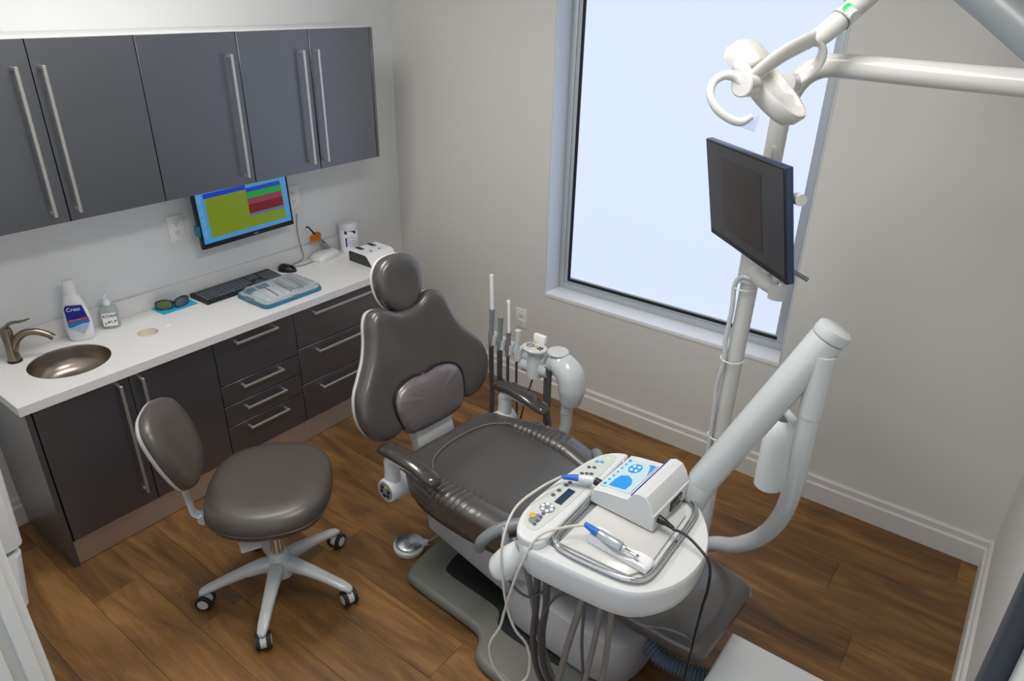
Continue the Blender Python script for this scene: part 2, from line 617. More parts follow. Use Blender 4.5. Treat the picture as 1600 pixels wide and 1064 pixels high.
def carcass(parent, x, y0, y1, z0, z1, mt, hollow=False):
    bm = bmesh.new()
    if hollow:
        xm = x - 0.021
        for lo, hi in (((0.002, y0, z0), (xm, y1, z0 + 0.018)), ((0.002, y0, z0 + 0.018), (0.012, y1, z1)), ((0.012, y0, z0 + 0.018), (xm, y0 + 0.018, z1)),
                       ((0.012, y1 - 0.018, z0 + 0.018), (xm, y1, z1)), ((xm - 0.004, y0 + 0.018, z0 + 0.018), (xm, y1 - 0.018, z1))):
            box(bm, [(p + q) / 2 for p, q in zip(lo, hi)], [q - p for p, q in zip(lo, hi)])
        return ob('carcass', bm, mt, parent, world=True, smooth=False)
    box(bm, ((x - 0.021) / 2 + 0.001, (y0 + y1) / 2, (z0 + z1) / 2), (x - 0.023, y1 - y0 - 0.001, z1 - z0))
    return ob('carcass', bm, mt, parent, world=True, smooth=False)

def upper(label, y0, y1, doors):
    t = thing('wall_cabinet', label, 'cabinet', (0.155, (y0 + y1) / 2, ZU0), group='upper cabinets')
    carcass(t, XU, y0, y1, ZU0, ZU1 - 0.006, M_GAP)
    ob('top_panel', bmm((0.001, y0, ZU1 - 0.006), (XU - 0.02, y1, ZU1 + 0.006)), M_CARC, t, world=True, smooth=False)
    ob('bottom_panel', bmm((0.001, y0 + 0.001, ZU0 - 0.001), (XU - 0.022, y1 - 0.001, ZU0 + 0.016)), M_CARC, t, world=True, smooth=False)
    for a, b, hy in doors:
        d = door(t, XU, a, b, ZU0, ZU1)
        ob('door_gap_shade', bmm((XU - 0.02, a - 0.0018, ZU0), (XU - 0.0008, a + 0.0018, ZU1)), M_GAP, t, world=True, smooth=False)  # black strip stands in for the shade between doors
        bar_handle(d, (XU, hy, 1.345), (XU, hy, 1.846), (1, 0, 0))
    return t
upper('grey wall cabinet with two doors at the left edge', YD[0], YD[2], [(YD[0], YD[1], -1.998), (YD[1], YD[2], -1.914)])
upper('single-door grey wall cabinet above the computer screen', YD[2], YD[3], [(YD[2], YD[3], -1.213)])
t = upper('two-door grey wall cabinet nearest the window corner', YD[3], YD[5] + 0.002, [(YD[3], YD[4], -0.857), (YD[4], YD[5] - 0.012, -0.777)])
ob('end_panel', bmm((0.001, YD[5] - 0.010, ZU0), (XU, YD[5] + 0.006, ZU1), 0.001, 1), M_LAM, t, world=True)

def lower(name, label, y0, y1, hollow=False):
    t = thing(name, label, 'cabinet', (0.23, (y0 + y1) / 2, 0.0), group='base cabinets under the counter')
    carcass(t, XL, y0, y1, ZL0 - 0.004, CT - CTH, M_GAP, hollow)
    ob('toe_kick', bmm((XL - 0.03, y0, 0.002), (XL - 0.006, y1, ZL0 - 0.004), 0.001, 1), M_KICK, t, world=True)
    return t
t = lower('sink_cabinet', 'grey two-door base cabinet under the round sink', YD[0] + 0.018, YD[2], True)
for a, b, hy in [(YD[0] + 0.022, YD[1], -1.990), (YD[1], YD[2], -1.904)]:
    d = door(t, XL, a, b, ZL0, ZL1)
    ob('door_gap_shade', bmm((XL - 0.02, a - 0.0018, ZL0), (XL - 0.0008, a + 0.0018, ZL1)), M_GAP, t, world=True, smooth=False)  # shade of the open gap, modelled as a black strip
    bar_handle(d, (XL, hy, 0.192), (XL, hy, 0.702), (1, 0, 0))
ob('side_panel', bmm((0.001, YD[0] - 0.002, 0.0), (XL + 0.001, YD[0] + 0.018, CT - CTH), 0.001, 1), M_LAM, t, world=True)
t = lower('drawer_cabinet', 'grey four-drawer base cabinet behind the stool', YD[2], YD[3])
ob('door_gap_shade', bmm((XL - 0.02, YD[2] - 0.0018, ZL0), (XL - 0.0008, YD[2] + 0.0018, ZL1)), M_GAP, t, world=True, smooth=False)
for zg in (0.498, 0.392, 0.284):
    ob('drawer_gap_shade', bmm((XL - 0.02, YD[2] + 0.002, zg - 0.002), (XL - 0.0008, YD[3] - 0.002, zg + 0.002)), M_GAP, t, world=True, smooth=False)  # black strip painted in as the shade between drawers
zs = [ZL1, 0.498, 0.392, 0.284, ZL0]
for i in range(4):
    d = door(t, XL, YD[2], YD[3], zs[i + 1] + 0.002, zs[i] - 0.002, name='drawer')
    hz = [0.690, 0.472, 0.360, 0.252][i]
    bar_handle(d, (XL, -1.487, hz), (XL, -1.270, hz), (1, 0, 0))
t = lower('drawer_cabinet', 'wide grey three-drawer base cabinet behind the chair headrest', YD[3], YD[5])
ob('door_gap_shade', bmm((XL - 0.02, YD[3] - 0.0018, ZL0), (XL - 0.0008, YD[3] + 0.0018, ZL1)), M_GAP, t, world=True, smooth=False)
for zg in (0.521, 0.323):
    ob('drawer_gap_shade', bmm((XL - 0.02, YD[3] + 0.002, zg - 0.002), (XL - 0.0008, YD[5] - 0.002, zg + 0.002)), M_GAP, t, world=True, smooth=False)
zs = [ZL1, 0.521, 0.323, ZL0]
for i in range(3):
    d = door(t, XL, YD[3], YD[5], zs[i + 1] + 0.002, zs[i] - 0.002, name='drawer')
    hz = [0.688, 0.484, 0.279][i]
    bar_handle(d, (XL, -1.064, hz), (XL, -0.53, hz), (1, 0, 0))

# ---- counter with sink and waste holes
SC, SR = (0.246, -2.056), 0.146
HC, HR = (0.235, -1.735), 0.044
def counter_mesh():
    bm = bmesh.new()
    N = 48
    def slab_with_hole(x0, x1, y0, y1, cx, cy, r):
        tops, bots, it, ib = [], [], [], []
        for j in range(N):
            a = 2 * math.pi * (j + 0.5) / N
            ca, sa = math.cos(a), math.sin(a)
            tx = ((x1 if ca > 0 else x0) - cx) / ca if abs(ca) > 1e-9 else 1e9
            ty = ((y1 if sa > 0 else y0) - cy) / sa if abs(sa) > 1e-9 else 1e9
            tt = min(tx, ty)
            it.append(bm.verts.new((cx + r * ca, cy + r * sa, CT)))
            ib.append(bm.verts.new((cx + r * ca, cy + r * sa, CT - CTH)))
            tops.append(bm.verts.new((cx + tt * ca, cy + tt * sa, CT)))
        # snap the outer samples nearest each corner
        for X in (x0, x1):
            for Y in (y0, y1):
                v = min(tops, key=lambda q: (q.co.x - X) ** 2 + (q.co.y - Y) ** 2)
                v.co.x, v.co.y = X, Y
        for j in range(N):
            k = (j + 1) % N
            bm.faces.new((it[j], it[k], tops[k], tops[j]))
            bm.faces.new((it[k], it[j], ib[j], ib[k]))
    x0, x1 = 0.001, 0.478
    ys = [YC0, -1.88, -1.62, YC1]
    slab_with_hole(x0, x1, ys[0], ys[1], SC[0], SC[1], SR)
    slab_with_hole(x0, x1, ys[1], ys[2], HC[0], HC[1], HR)
    def quad(*p):
        bm.faces.new([bm.verts.new(q) for q in p])
    quad((x0, ys[2], CT), (x1, ys[2], CT), (x1, ys[3], CT), (x0, ys[3], CT))
    b = CT - CTH
    e = 0.003
    quad((x1, ys[0], CT), (x1, ys[3], CT), (x1, ys[3], b), (x1, ys[0], b))
    quad((x0, ys[0], CT), (x1, ys[0], CT), (x1, ys[0], b), (x0, ys[0], b))
    quad((x0, ys[3], CT), (x1, ys[3], CT), (x1, ys[3], b), (x0, ys[3], b))
    # underside is only needed where it overhangs the fronts
    quad((XL - 0.01, ys[0], b), (x1, ys[0], b), (x1, ys[3], b), (XL - 0.01, ys[3], b))
    quad((x0, ys[0], b), (x1, ys[0], b), (x1, YD[0], b), (x0, YD[0], b))
    return bm
ct = thing('countertop', 'white quartz countertop with backsplash along the cabinets', 'countertop', (0.24, -1.37, CT - CTH))
ob('worktop', counter_mesh(), M_QUARTZ, ct, world=True, smooth=False)
ob('backsplash', bmm((0.001, YC0, CT), (0.016, YC1, 0.842), 0.002), M_QUARTZ, ct, world=True)
# waste chute ring lying in the counter
bm = lathe([(HR, 0.0), (HR - 0.003, 0.001), (HR - 0.004, -0.02), (HR - 0.006, -0.034)], 40, c=(HC[0], HC[1], CT), capb=False, capt=False)
ob('waste_chute', bm, mat('cream_liner', '#d8d0c0', 0.5, noise=(10, 0.02)), ct, world=True)
ob('waste_chute_floor', lathe([(HR - 0.003, 0), (0.001, 0.0005)], 32, c=(HC[0], HC[1], CT - 0.0345)), MATS['cream_liner'], ct, world=True)
ob('counter_plug', lathe([(0.010, 0), (0.010, 0.0015), (0.008, 0.003), (0.001, 0.0035)], 24, c=(0.232, -1.642, CT), sx=1.0, sy=1.0), M_WHITE, ct, world=True)

# sink bowl
t = thing('sink', 'round brushed steel undermount sink bowl', 'sink', (SC[0], SC[1], CT - 0.14))
prof = [(SR - 0.0005, -0.003), (SR - 0.003, -0.012), (SR - 0.008, -0.05), (SR - 0.022, -0.085), (SR - 0.055, -0.108), (SR - 0.10, -0.116), (0.024, -0.118)]
ob('bowl', lathe(prof, 56, c=(SC[0], SC[1], CT), capb=False, capt=False), M_BASIN, t, world=True)
ob('drain', lathe([(0.026, -0.1175), (0.022, -0.114), (0.018, -0.117), (0.001, -0.119)], 28, c=(SC[0], SC[1], CT)), M_CHROME, t, world=True)

# faucet
fx, fy = 0.092, -2.190
t = thing('faucet', 'brushed nickel single-lever faucet beside the sink', 'faucet', (fx, fy, CT))
ob('base_ring', lathe([(0.0255, 0.0), (0.0255, 0.006), (0.0235, 0.009)], 28, c=(fx, fy, CT)), M_BLACK, t, world=True)
ob('body', lathe([(0.0225, 0.007), (0.021, 0.03), (0.0195, 0.07), (0.0205, 0.11), (0.0215, 0.128), (0.018, 0.142), (0.008, 0.148)], 28, c=(fx, fy, CT)), M_NICKEL, t, world=True)
d = Vector((0.50, 0.86, 0)).normalized()
P0 = Vector((fx, fy, CT))
ob('spout', tube([P0 + d * 0.004 + Vector((0, 0, 0.045)), P0 + d * 0.022 + Vector((0, 0, 0.085)), P0 + d * 0.055 + Vector((0, 0, 0.112)), P0 + d * 0.095 + Vector((0, 0, 0.113)), P0 + d * 0.130 + Vector((0, 0, 0.096)), P0 + d * 0.148 + Vector((0, 0, 0.080))],
                 [0.017, 0.016, 0.0145, 0.0135, 0.013, 0.0135], 18, 6), M_NICKEL, t, world=True)
lv = tube([P0 + Vector((0, 0, 0.142)), P0 + d * 0.02 + Vector((0, 0, 0.160)), P0 + d * 0.06 + Vector((0, 0, 0.163)), P0 + d * 0.088 + Vector((0, 0, 0.170))], [0.013, 0.010, 0.007, 0.004], 14, 6, squash=(0.6, 1.2))
ob('lever', lv, M_NICKEL, t, world=True)

# mouthwash-style bottle
def stadium(w_, d_, n=28, p=2.6):
    return [(math.copysign(abs(math.cos(a)) ** (2 / p), math.cos(a)) * w_, math.copysign(abs(math.sin(a)) ** (2 / p), math.sin(a)) * d_) for a in [2 * math.pi * j / n for j in range(n)]]
def bottle_rings(levels, n=28):
    return [[(x, y, z) for x, y in stadium(w_, d_, n)] for w_, d_, z in levels]
mx, my = 0.088, -1.934
BR = R(62)     # label faces the room
t = thing('mouthwash_bottle', 'tall white bottle with dark blue label beside the sink', 'bottle', (mx, my, CT + 0.001), BR)
lv = [(0.040, 0.020, 0.0), (0.046, 0.025, 0.008), (0.049, 0.028, 0.04), (0.050, 0.029, 0.075), (0.047, 0.028, 0.11), (0.040, 0.026, 0.15), (0.031, 0.024, 0.185), (0.025, 0.023, 0.20), (0.020, 0.020, 0.205)]
ob('bottle_body', loft(bmesh.new(), bottle_rings(lv)), M_MILK, t)
ob('cap', lathe([(0.0225, 0.203), (0.0225, 0.21), (0.021, 0.255), (0.0185, 0.262), (0.001, 0.263)], 24), M_WHITE, t)
def label_patch(pts, y, mt, parent, name='label_print'):
    bm = bmesh.new()
    vs = [bm.verts.new((x, y, z)) for x, z in pts]
    f = bm.faces.new(vs)
    r = bmesh.ops.extrude_face_region(bm, geom=[f])
    for v in r['geom']:
        if isinstance(v, bmesh.types.BMVert):
            v.co.y += 0.0015
    return ob(name, bm, mt, parent, smooth=False)
LB = flat('label_navy', '#13208c', 0.35)
LB2 = flat('label_mid_blue', '#2f6fb4', 0.35)
LB3 = flat('label_pale_blue', '#a3b8dc', 0.35)
LR = flat('label_red', '#9c3f52', 0.35)
yl = -0.0305
label_patch([(-0.034, 0.095), (0.042, 0.104), (0.031, 0.160), (-0.026, 0.164), (-0.034, 0.15)], yl, LB, t, 'front_label')
label_patch([(-0.034, 0.090), (0.0445, 0.099), (0.0425, 0.108), (-0.034, 0.098)], yl - 0.0006, LR, t, 'red_band')
label_patch([(-0.034, 0.068), (0.005, 0.060), (0.046, 0.085), (0.0435, 0.098), (-0.034, 0.089)], yl, LB2, t, 'blue_band')
label_patch([(-0.026, 0.066), (0.014, 0.036), (0.046, 0.080), (0.020, 0.080)], yl - 0.0003, LB3, t, 'pale_panel')
text('brand_word', 'Crest', 0.022, M_WHITE, t, (-0.002, yl - 0.0016, 0.145), (R(90), 0, 0))
text('band_word', 'PRO-HEALTH', 0.0095, flat('label_pink', '#e09a90', 0.4), t, (0.004, yl - 0.0022, 0.0985), (R(90), R(-6), 0))

# pump sanitiser
t = thing('hand_sanitizer', 'clear pump bottle with white label beside the tall bottle', 'bottle', (0.062, -1.800, CT + 0.001), R(58))
lv = [(0.029, 0.021, 0.0), (0.034, 0.0255, 0.005), (0.035, 0.0265, 0.03), (0.035, 0.0265, 0.072), (0.032, 0.025, 0.088), (0.020, 0.018, 0.100), (0.014, 0.014, 0.104)]
ob('bottle_body', loft(bmesh.new(), bottle_rings(lv)), M_GEL, t)
ob('pump_collar', lathe([(0.0145, 0.103), (0.0145, 0.118), (0.010, 0.122), (0.005, 0.124), (0.005, 0.142)], 20), M_WHITE, t)
ob('pump_head', tube([(0, 0.006, 0.142), (0, -0.004, 0.146), (0, -0.026, 0.143)], [0.0075, 0.007, 0.004], 12, 4), M_WHITE, t)
label_patch([(-0.026, 0.014), (0.028, 0.014), (0.028, 0.072), (-0.026, 0.072)], -0.0275, M_WHITE, t, 'front_label')
text('label_word', 'KOAM', 0.019, M_BLACK, t, (0.004, -0.0282, 0.059), (R(90), 0, 0))
for k, (lx, lz, cc) in enumerate([(-0.016, 0.026, '#8d9a2c'), (-0.004, 0.031, '#3a3a34'), (0.006, 0.034, '#a7b23a'), (0.013, 0.027, '#c3c94a'), (0.021, 0.035, '#5c6038')]):
    label_patch([(lx - 0.004, lz - 0.003), (lx + 0.003, lz - 0.0045), (lx + 0.005, lz + 0.003), (lx - 0.002, lz + 0.005)], -0.0282, flat('leaf_%d' % k, cc), t, 'leaf_print')

# cyan paper sheet and safety glasses
tag(ob('paper_sheet', bmm((-0.050, -0.084, 0), (0.050, 0.084, 0.0015)), M_CYAN, loc=(0.066, -1.516, CT + 0.0006), rot=(0, 0, R(1)), smooth=False), 'bright cyan paper sheet lying under the dark glasses', 'paper')
t = thing('safety_glasses', 'dark wraparound safety glasses lying on the cyan sheet', 'glasses', (0.060, -1.524, CT + 0.0025), R(-14))
def lens(s):
    bm = bmesh.new()
    rings = []
    for k in range(7):
        f = k / 6
        a = R(2 + 40 * f) * s
        rr = 0.105
        cy_, cx_ = math.sin(a) * rr, -rr + math.cos(a) * rr
        h = 0.021 * math.sin(math.pi * (0.16 + 0.72 * f)) + 0.004
        rings.append([(cx_ + 0.03 + 0.001, cy_, 0.021 + h), (cx_ + 0.03 - 0.001, cy_, 0.021 + h), (cx_ + 0.03 - 0.001, cy_, 0.021 - h * 0.85), (cx_ + 0.03 + 0.001, cy_, 0.021 - h * 0.85)])
    return loft(bm, rings)
for s in (-1, 1):
    ob('lens', lens(s), mat('olive_lens', '#57603a', 0.12, noise=(10, 0.05), coat=0.5) if s < 0 else mat('grey_lens', '#47555c', 0.12, noise=(10, 0.05), coat=0.5), t)
    rim = []
    for k in range(15):
        f = k / 14
        a = R(3 + 39 * f) * s
        h = 0.021 * math.sin(math.pi * (0.16 + 0.72 * f)) + 0.005
        rim.append((-0.105 + math.cos(a) * 0.105 + 0.03, math.sin(a) * 0.105, 0.021 + h))
    low = []
    for k in range(15):
        f = 1 - k / 14
        a = R(3 + 39 * f) * s
        h = 0.021 * math.sin(math.pi * (0.16 + 0.72 * f)) + 0.005
        low.append((-0.105 + math.cos(a) * 0.105 + 0.03, math.sin(a) * 0.105, 0.021 - h * 0.85))
    ob('rim', tube(rim + low, 0.003, 8, 1, closed=True), M_BLACK, t)
    ob('temple', tube([(0.004, s * 0.070, 0.024), (-0.012, s * 0.055, 0.014), (-0.02, -s * 0.01, 0.006 + 0.003 * (s + 1)), (-0.018, -s * 0.055, 0.004 + 0.003 * (s + 1))], [0.004, 0.003, 0.0025, 0.003], 8, 6), M_BLACK, t)
ob('nose_bridge', tube([(0.030, -0.010, 0.030), (0.033, 0, 0.034), (0.030, 0.010, 0.030)], 0.003, 8, 4), M_BLACK, t)

# keyboard
t = thing('keyboard', 'black computer keyboard lying on the counter below the screen', 'keyboard', (0.093, -1.197, CT + 0.001), R(1.0))
KW_, KD_ = 0.437, 0.142
bm = bmesh.new()
loft(bm, [[(-KD_ / 2, yy, 0.0), (KD_ / 2, yy, 0.0), (KD_ / 2, yy, 0.010), (-KD_ / 2, yy, 0.020)] for yy in (-KW_ / 2, KW_ / 2)])
ob('case', bm, M_BLACK, t, smooth=False)
M_KEY = mat('key_black', '#4b5057', 0.3, noise=(30, 0.04))
keymesh = {}
def key(x, yy, wk):
    kk = round(wk, 4)
    z = 0.0155 - (x / KD_) * 0.010
    if kk not in keymesh:
        bm = bmesh.new()
        loft(bm, [[(-0.0078, -wk / 2, 0), (0.0078, -wk / 2, 0), (0.0078, wk / 2, 0), (-0.0078, wk / 2, 0)], [(-0.0064, -wk / 2 + 0.0014, 0.0055), (0.0064, -wk / 2 + 0.0014, 0.0055), (0.0064, wk / 2 - 0.0014, 0.0055), (-0.0064, wk / 2 - 0.0014, 0.0055)]])
        o = ob('key', bm, M_KEY, t, smooth=False)
        keymesh[kk] = o.data
    else:
        o = bpy.data.objects.new('key', keymesh[kk])
        link(o, t)
    o.location = (x, yy, z - 0.001)
    o.rotation_euler = (0, R(4), 0)
ROWS = [(-0.055, None), (-0.032, 1), (-0.0135, 1), (0.005, 1), (0.0235, 1), (0.042, 2)]
for i, (x, kind) in enumerate(ROWS):
    y0 = -0.207
    if kind == 2:
        lay = [0.022, 0.018, 0.018, 0.100, 0.018, 0.018, 0.022]
        pos = y0
        for wd in lay:
            key(x, pos + wd / 2 + 0.0005, wd - 0.002)
            pos += wd + 0.0012
    else:
        for k in range(14):
            key(x, y0 + 0.009 + k * 0.0187, 0.0168)
    for k in range(3):
        if not (i == 3 or (i == 4 and k != 1)):
            key(x, 0.072 + k * 0.0187, 0.0168)
    if i > 0:
        for k in range(4):
            key(x, 0.138 + k * 0.0187, 0.0168)

# mouse
t = thing('computer_mouse', 'small black computer mouse beside the keyboard', 'mouse', (0.075, -0.902, CT), R(25))
lv = []
bm = bmesh.new()
rings = []
for k in range(9):
    f = k / 8
    a = math.pi * f / 2
    s_ = math.cos(a) ** 0.6
    rings.append([(x * s_, y * s_, 0.001 + 0.033 * math.sin(a) * (1.0 - 0.15 * x / 0.05)) for x, y in [(math.cos(2 * math.pi * j / 24) * 0.052, math.sin(2 * math.pi * j / 24) * 0.031) for j in range(24)]])
loft(bm, rings[:-1])
ob('shell', bm, M_BLACK, t)
ob('scroll_wheel', cyl((0.026, -0.004, 0.027), (0.026, 0.004, 0.027), 0.008, 14), M_RUB, t)

# instrument cassette: teal tray, clear lid, instruments
t = thing('instrument_cassette', 'clear lidded teal instrument tray on the counter edge', 'tray', (0.302, -1.112, CT), R(0))
def rr_outline(hx, hy, r, n=6):
    out = []
    for sx, sy, a0 in ((1, 1, 0), (-1, 1, 90), (-1, -1, 180), (1, -1, 270)):
        for k in range(n + 1):
            a = R(a0 + 90 * k / n)
            out.append((sx * (hx - r) + r * math.cos(a), sy * (hy - r) + r * math.sin(a)))
    return out
ob('tray_base', prism(rr_outline(0.122, 0.166, 0.03), 0.0, 0.016, 0.003), M_TEAL, t)
ob('tray_insert', prism(rr_outline(0.112, 0.156, 0.025), 0.016, 0.020, 0.001), mat('tray_liner', '#c9cdd0', 0.4, noise=(20, 0.04)), t)
ob('teal_mat', bmm((-0.098, -0.13, 0.0202), (-0.052, -0.01, 0.0225)), M_TEAL, t)
ob('paper_pack', bmm((-0.03, -0.135, 0.0202), (0.095, 0.0, 0.0300), 0.003), mat('pouch_white', '#d9dadb', 0.5, noise=(25, 0.08)), t)
ob('film_pack', bmm((-0.09, 0.02, 0.0202), (0.06, 0.13, 0.0300), 0.004), mat('pouch_grey', '#a9afb3', 0.35, noise=(25, 0.15)), t)
for k in range(7):
    yy = -0.11 + k * 0.036
    dz_ = 0.008
    ob('instrument', tube([(0.09, yy, 0.0255 + dz_), (0.02, yy + 0.01, 0.0265 + dz_), (-0.06, yy + 0.02, 0.0262 + dz_), (-0.085, yy + 0.024, 0.027 + dz_)], [0.003, 0.004, 0.003, 0.0012], 8, 3), M_CHROME if k % 2 else mat('white_handle', '#d9d8d6', 0.4, noise=(20, 0.03)), t)
# lid as a thin dome shell
lid = bmesh.new()
o1 = rr_outline(0.120, 0.164, 0.03)
o2 = rr_outline(0.105, 0.149, 0.03)
o3 = rr_outline(0.098, 0.142, 0.03)
loft(lid, [[(x, y, 0.017) for x, y in o1], [(x, y, 0.021) for x, y in o1], [(x, y, 0.023) for x, y in o2], [(x, y, 0.042) for x, y in o3], [(x * 0.97, y * 0.97, 0.044) for x, y in o3]], caps=False)
bot = [v for v in lid.verts if v.co.z > 0.0435]
lid.faces.new(bot)
ob('clear_lid', lid, M_CLEAR, t)
for k in range(6):
    ob('hinge_knuckle', cyl((-0.09 + k * 0.032, 0.158, 0.028), (-0.072 + k * 0.032, 0.158, 0.028), 0.0055, 10), M_CLEAR, t)
ob('latch', bmm((0.118, -0.02, 0.010), (0.126, 0.02, 0.026), 0.002), M_CLEAR, t)
ob('latch', bmm((-0.03, -0.172, 0.012), (0.03, -0.160, 0.030), 0.003), M_CLEAR, t)

# curing light in charging cradle
t = thing('curing_light', 'grey curing light with orange shield in a white cradle', 'curing light', (0.062, -0.640, CT), R(8))
bm = bmesh.new()
o1 = smooth_outline([(-0.045, -0.075), (0.03, -0.080), (0.052, -0.045), (0.050, 0.05), (0.025, 0.082), (-0.030, 0.080), (-0.048, 0.03)], 4)
def sc(o_, f, z, dx=0, dy=0):
    return [(x * f + dx, y * f + dy, z) for x, y in o_]
loft(bm, [sc(o1, 0.98, 0.0), sc(o1, 1.0, 0.004), sc(o1, 0.95, 0.018), sc(o1, 0.82, 0.031, 0, 0.006), sc(o1, 0.6, 0.038, 0, 0.012), sc(o1, 0.3, 0.040, 0, 0.014)])
ob('cradle', bm, M_PLAST, t)
A = Vector((-0.012, 0.045, 0.030))
B = Vector((-0.014, -0.042, 0.135))
ob('handle', tube([A, A.lerp(B, 0.5), B], [0.0125, 0.014, 0.011], 14, 3), mat('curing_grey', '#8c8d8b', 0.35, noise=(20, 0.04)), t)
ob('button', tube([A.lerp(B, 0.45) + Vector((0.013, -0.003, 0.004)), A.lerp(B, 0.62) + Vector((0.012, -0.003, 0.004))], 0.003, 8, 1), M_BLACK, t)
ob('light_guide', tube([B, B + Vector((0, -0.036, 0.044)), B + Vector((0, -0.052, 0.060)), B + Vector((0.002, -0.066, 0.060))], [0.006, 0.0045, 0.004, 0.004], 12, 5), M_BLACK, t)
sh = lathe([(0.001, 0.0), (0.026, 0.001), (0.034, 0.004), (0.034, 0.006), (0.026, 0.003), (0.001, 0.002)], 28, sx=0.75)
xform(sh, Matrix.Translation(B + Vector((0.014, -0.016, -0.004))) @ Euler((R(38), R(30), 0)).to_matrix().to_4x4())
ob('shield', sh, M_ORANGE, t)

cl_cord = [(0.070, -0.73, CT + 0.003), (0.075, -0.80, CT + 0.003), (0.05, -0.85, CT + 0.003), (0.03, -0.83, CT + 0.003), (0.025, -0.76, CT + 0.02), (0.018, -0.762, 0.85), (0.009, -0.765, 0.93), (0.009, -0.757, 1.02)]
o = ob('charging_cord', tube(cl_cord, 0.0022, 8, 6), M_HOSE, t)
o.matrix_parent_inverse = t.matrix_basis.inverted()

# wipes canister
cx_, cy_ = 0.075, -0.478
t = thing('wipes_canister', 'white cleaning-wipes canister with blue chevron label', 'canister', (cx_, cy_, CT + 0.001))
ob('canister_body', lathe([(0.048, 0), (0.050, 0.004), (0.050, 0.128), (0.047, 0.132)], 36), M_WHITE, t)
ob('lid', lathe([(0.0515, 0.128), (0.052, 0.132), (0.052, 0.158), (0.048, 0.165), (0.02, 0.168), (0.001, 0.168)], 36), M_PLAST, t)
def wrap_patch(poly, r, mt, name, parent, a0=-0.55):
    """poly of (arc metres, z) wrapped on the canister"""
    bm = bmesh.new()
    vs = []
    for rr in (r, r + 0.0012):
        vs.append([bm.verts.new((rr * math.cos(a0 + s_ / r), rr * math.sin(a0 + s_ / r), z)) for s_, z in poly])
    bm.faces.new(vs[1])
    n = len(poly)
    for j in range(n):
        bm.faces.new((vs[0][j], vs[0][(j + 1) % n], vs[1][(j + 1) % n], vs[1][j]))
    return ob(name, bm, mt, parent, smooth=False)
WB = flat('wipes_blue', '#1d2a86', 0.4)
up_ = [(s_ / 1000, 0.126) for s_ in range(-30, 42, 6)]
lo_ = [(s_ / 1000, 0.112 - 0.014 * (1 - abs(s_ - 6) / 36)) for s_ in range(36, -36, -6)]
wrap_patch(up_ + lo_, 0.0502, WB, 'chevron_print', t)
wrap_patch([(-0.026, 0.036), (-0.017, 0.036), (-0.017, 0.088), (-0.026, 0.088)], 0.0502, WB, 'bar_print', t)
for k, (s0, s1, z0, z1) in enumerate([(-0.012, 0.034, 0.086, 0.094)]):
    pass
for k, ch in enumerate('CaviWipes'):
    a = -0.55 + (-0.012 + k * 0.0058) / 0.0502
    text('letter', ch, 0.011, flat('wipes_pink', '#b0507c', 0.4), t, (0.0508 * math.cos(a), 0.0508 * math.sin(a), 0.088), (R(90), 0, a + R(90)))
wrap_patch([(s_ / 1000, 0.078) for s_ in range(-12, 42, 6)] + [(s_ / 1000, 0.036) for s_ in range(36, -18, -6)], 0.0501, flat('wipes_pale', '#cbd0da', 0.4), 'text_panel', t)

# white and charcoal charger box
t = thing('charger_box', 'white topped dark-sided charger box beside the wipes canister', 'charger', (0.295, -0.505, CT + 0.001), R(-1))
prof = [(-0.092, 0.012), (-0.092, 0.052), (-0.075, 0.062), (0.045, 0.060), (0.060, 0.055), (0.095, 0.012), (0.098, 0.006)]
bm = bmesh.new()
side = prof + [(0.09, 0.003), (-0.088, 0.003)]
loft(bm, [[(x * 0.985, y, z) for x, z in side] for y in (-0.088, 0.088)])
ob('charger_body', bm, mat('charger_charcoal', '#343434', 0.5, noise=(10, 0.03)), t, smooth=False)
bm = bmesh.new()
topc = [(x, z + 0.004) for x, z in prof[1:]]
rings = []
for y in (-0.092, 0.092):
    rings.append([(x, y, z) for x, z in topc] + [(x - 0.003, y, z - 0.005) for x, z in reversed(topc)])
loft(bm, rings)
ob('top_shell', bm, M_WHITE, t, smooth=False)
for s in (-1, 1):
    ob('charging_slot', bx((-0.055, s * 0.042, 0.0655), (0.05, 0.026, 0.006), 0.0029, 2), M_BLACK, t)
    ob('slot_floor', bx((-0.030, s * 0.042, 0.0660), (0.02, 0.020, 0.004), 0.0019, 1), M_GREY, t)
    ob('indicator', lathe([(0.006, 0), (0.006, 0.002), (0.001, 0.0022)], 16, c=(0.022, s * 0.03, 0.0645)), M_BLACK, t)

# wall outlets
def outlet(label, loc, rz):
    t = thing('wall_outlet', label, 'outlet', loc, rz, 'wall outlets')
    ob('cover_plate', bx((0, -0.003, 0), (0.078, 0.006, 0.118), 0.0025), M_WHITE, t)
    for s in (-1, 1):
        r_ = ob('receptacle', bx((0, -0.0065, s * 0.021), (0.034, 0.003, 0.030), 0.0014), M_WHITE, t)
        for dx, hh in ((-0.007, 0.010), (0.007, 0.008)):
            ob('slot', bx((dx, -0.0083, s * 0.021 + 0.003), (0.0022, 0.0008, hh)), M_BLACK, r_, smooth=False)
        ob('slot', bx((0, -0.0083, s * 0.021 - 0.009), (0.004, 0.0008, 0.004)), M_BLACK, r_, smooth=False)
    return t
outlet('white duplex outlet on the wall left of the computer screen', (0.0, -1.407, 1.096), R(90))
outlet('white outlet low on the window wall behind the instrument holder', (0.944, 0.0, 0.425), 0)
outlet('white outlet behind the right edge of the computer screen', (0.0, -0.762, 1.11), R(90))

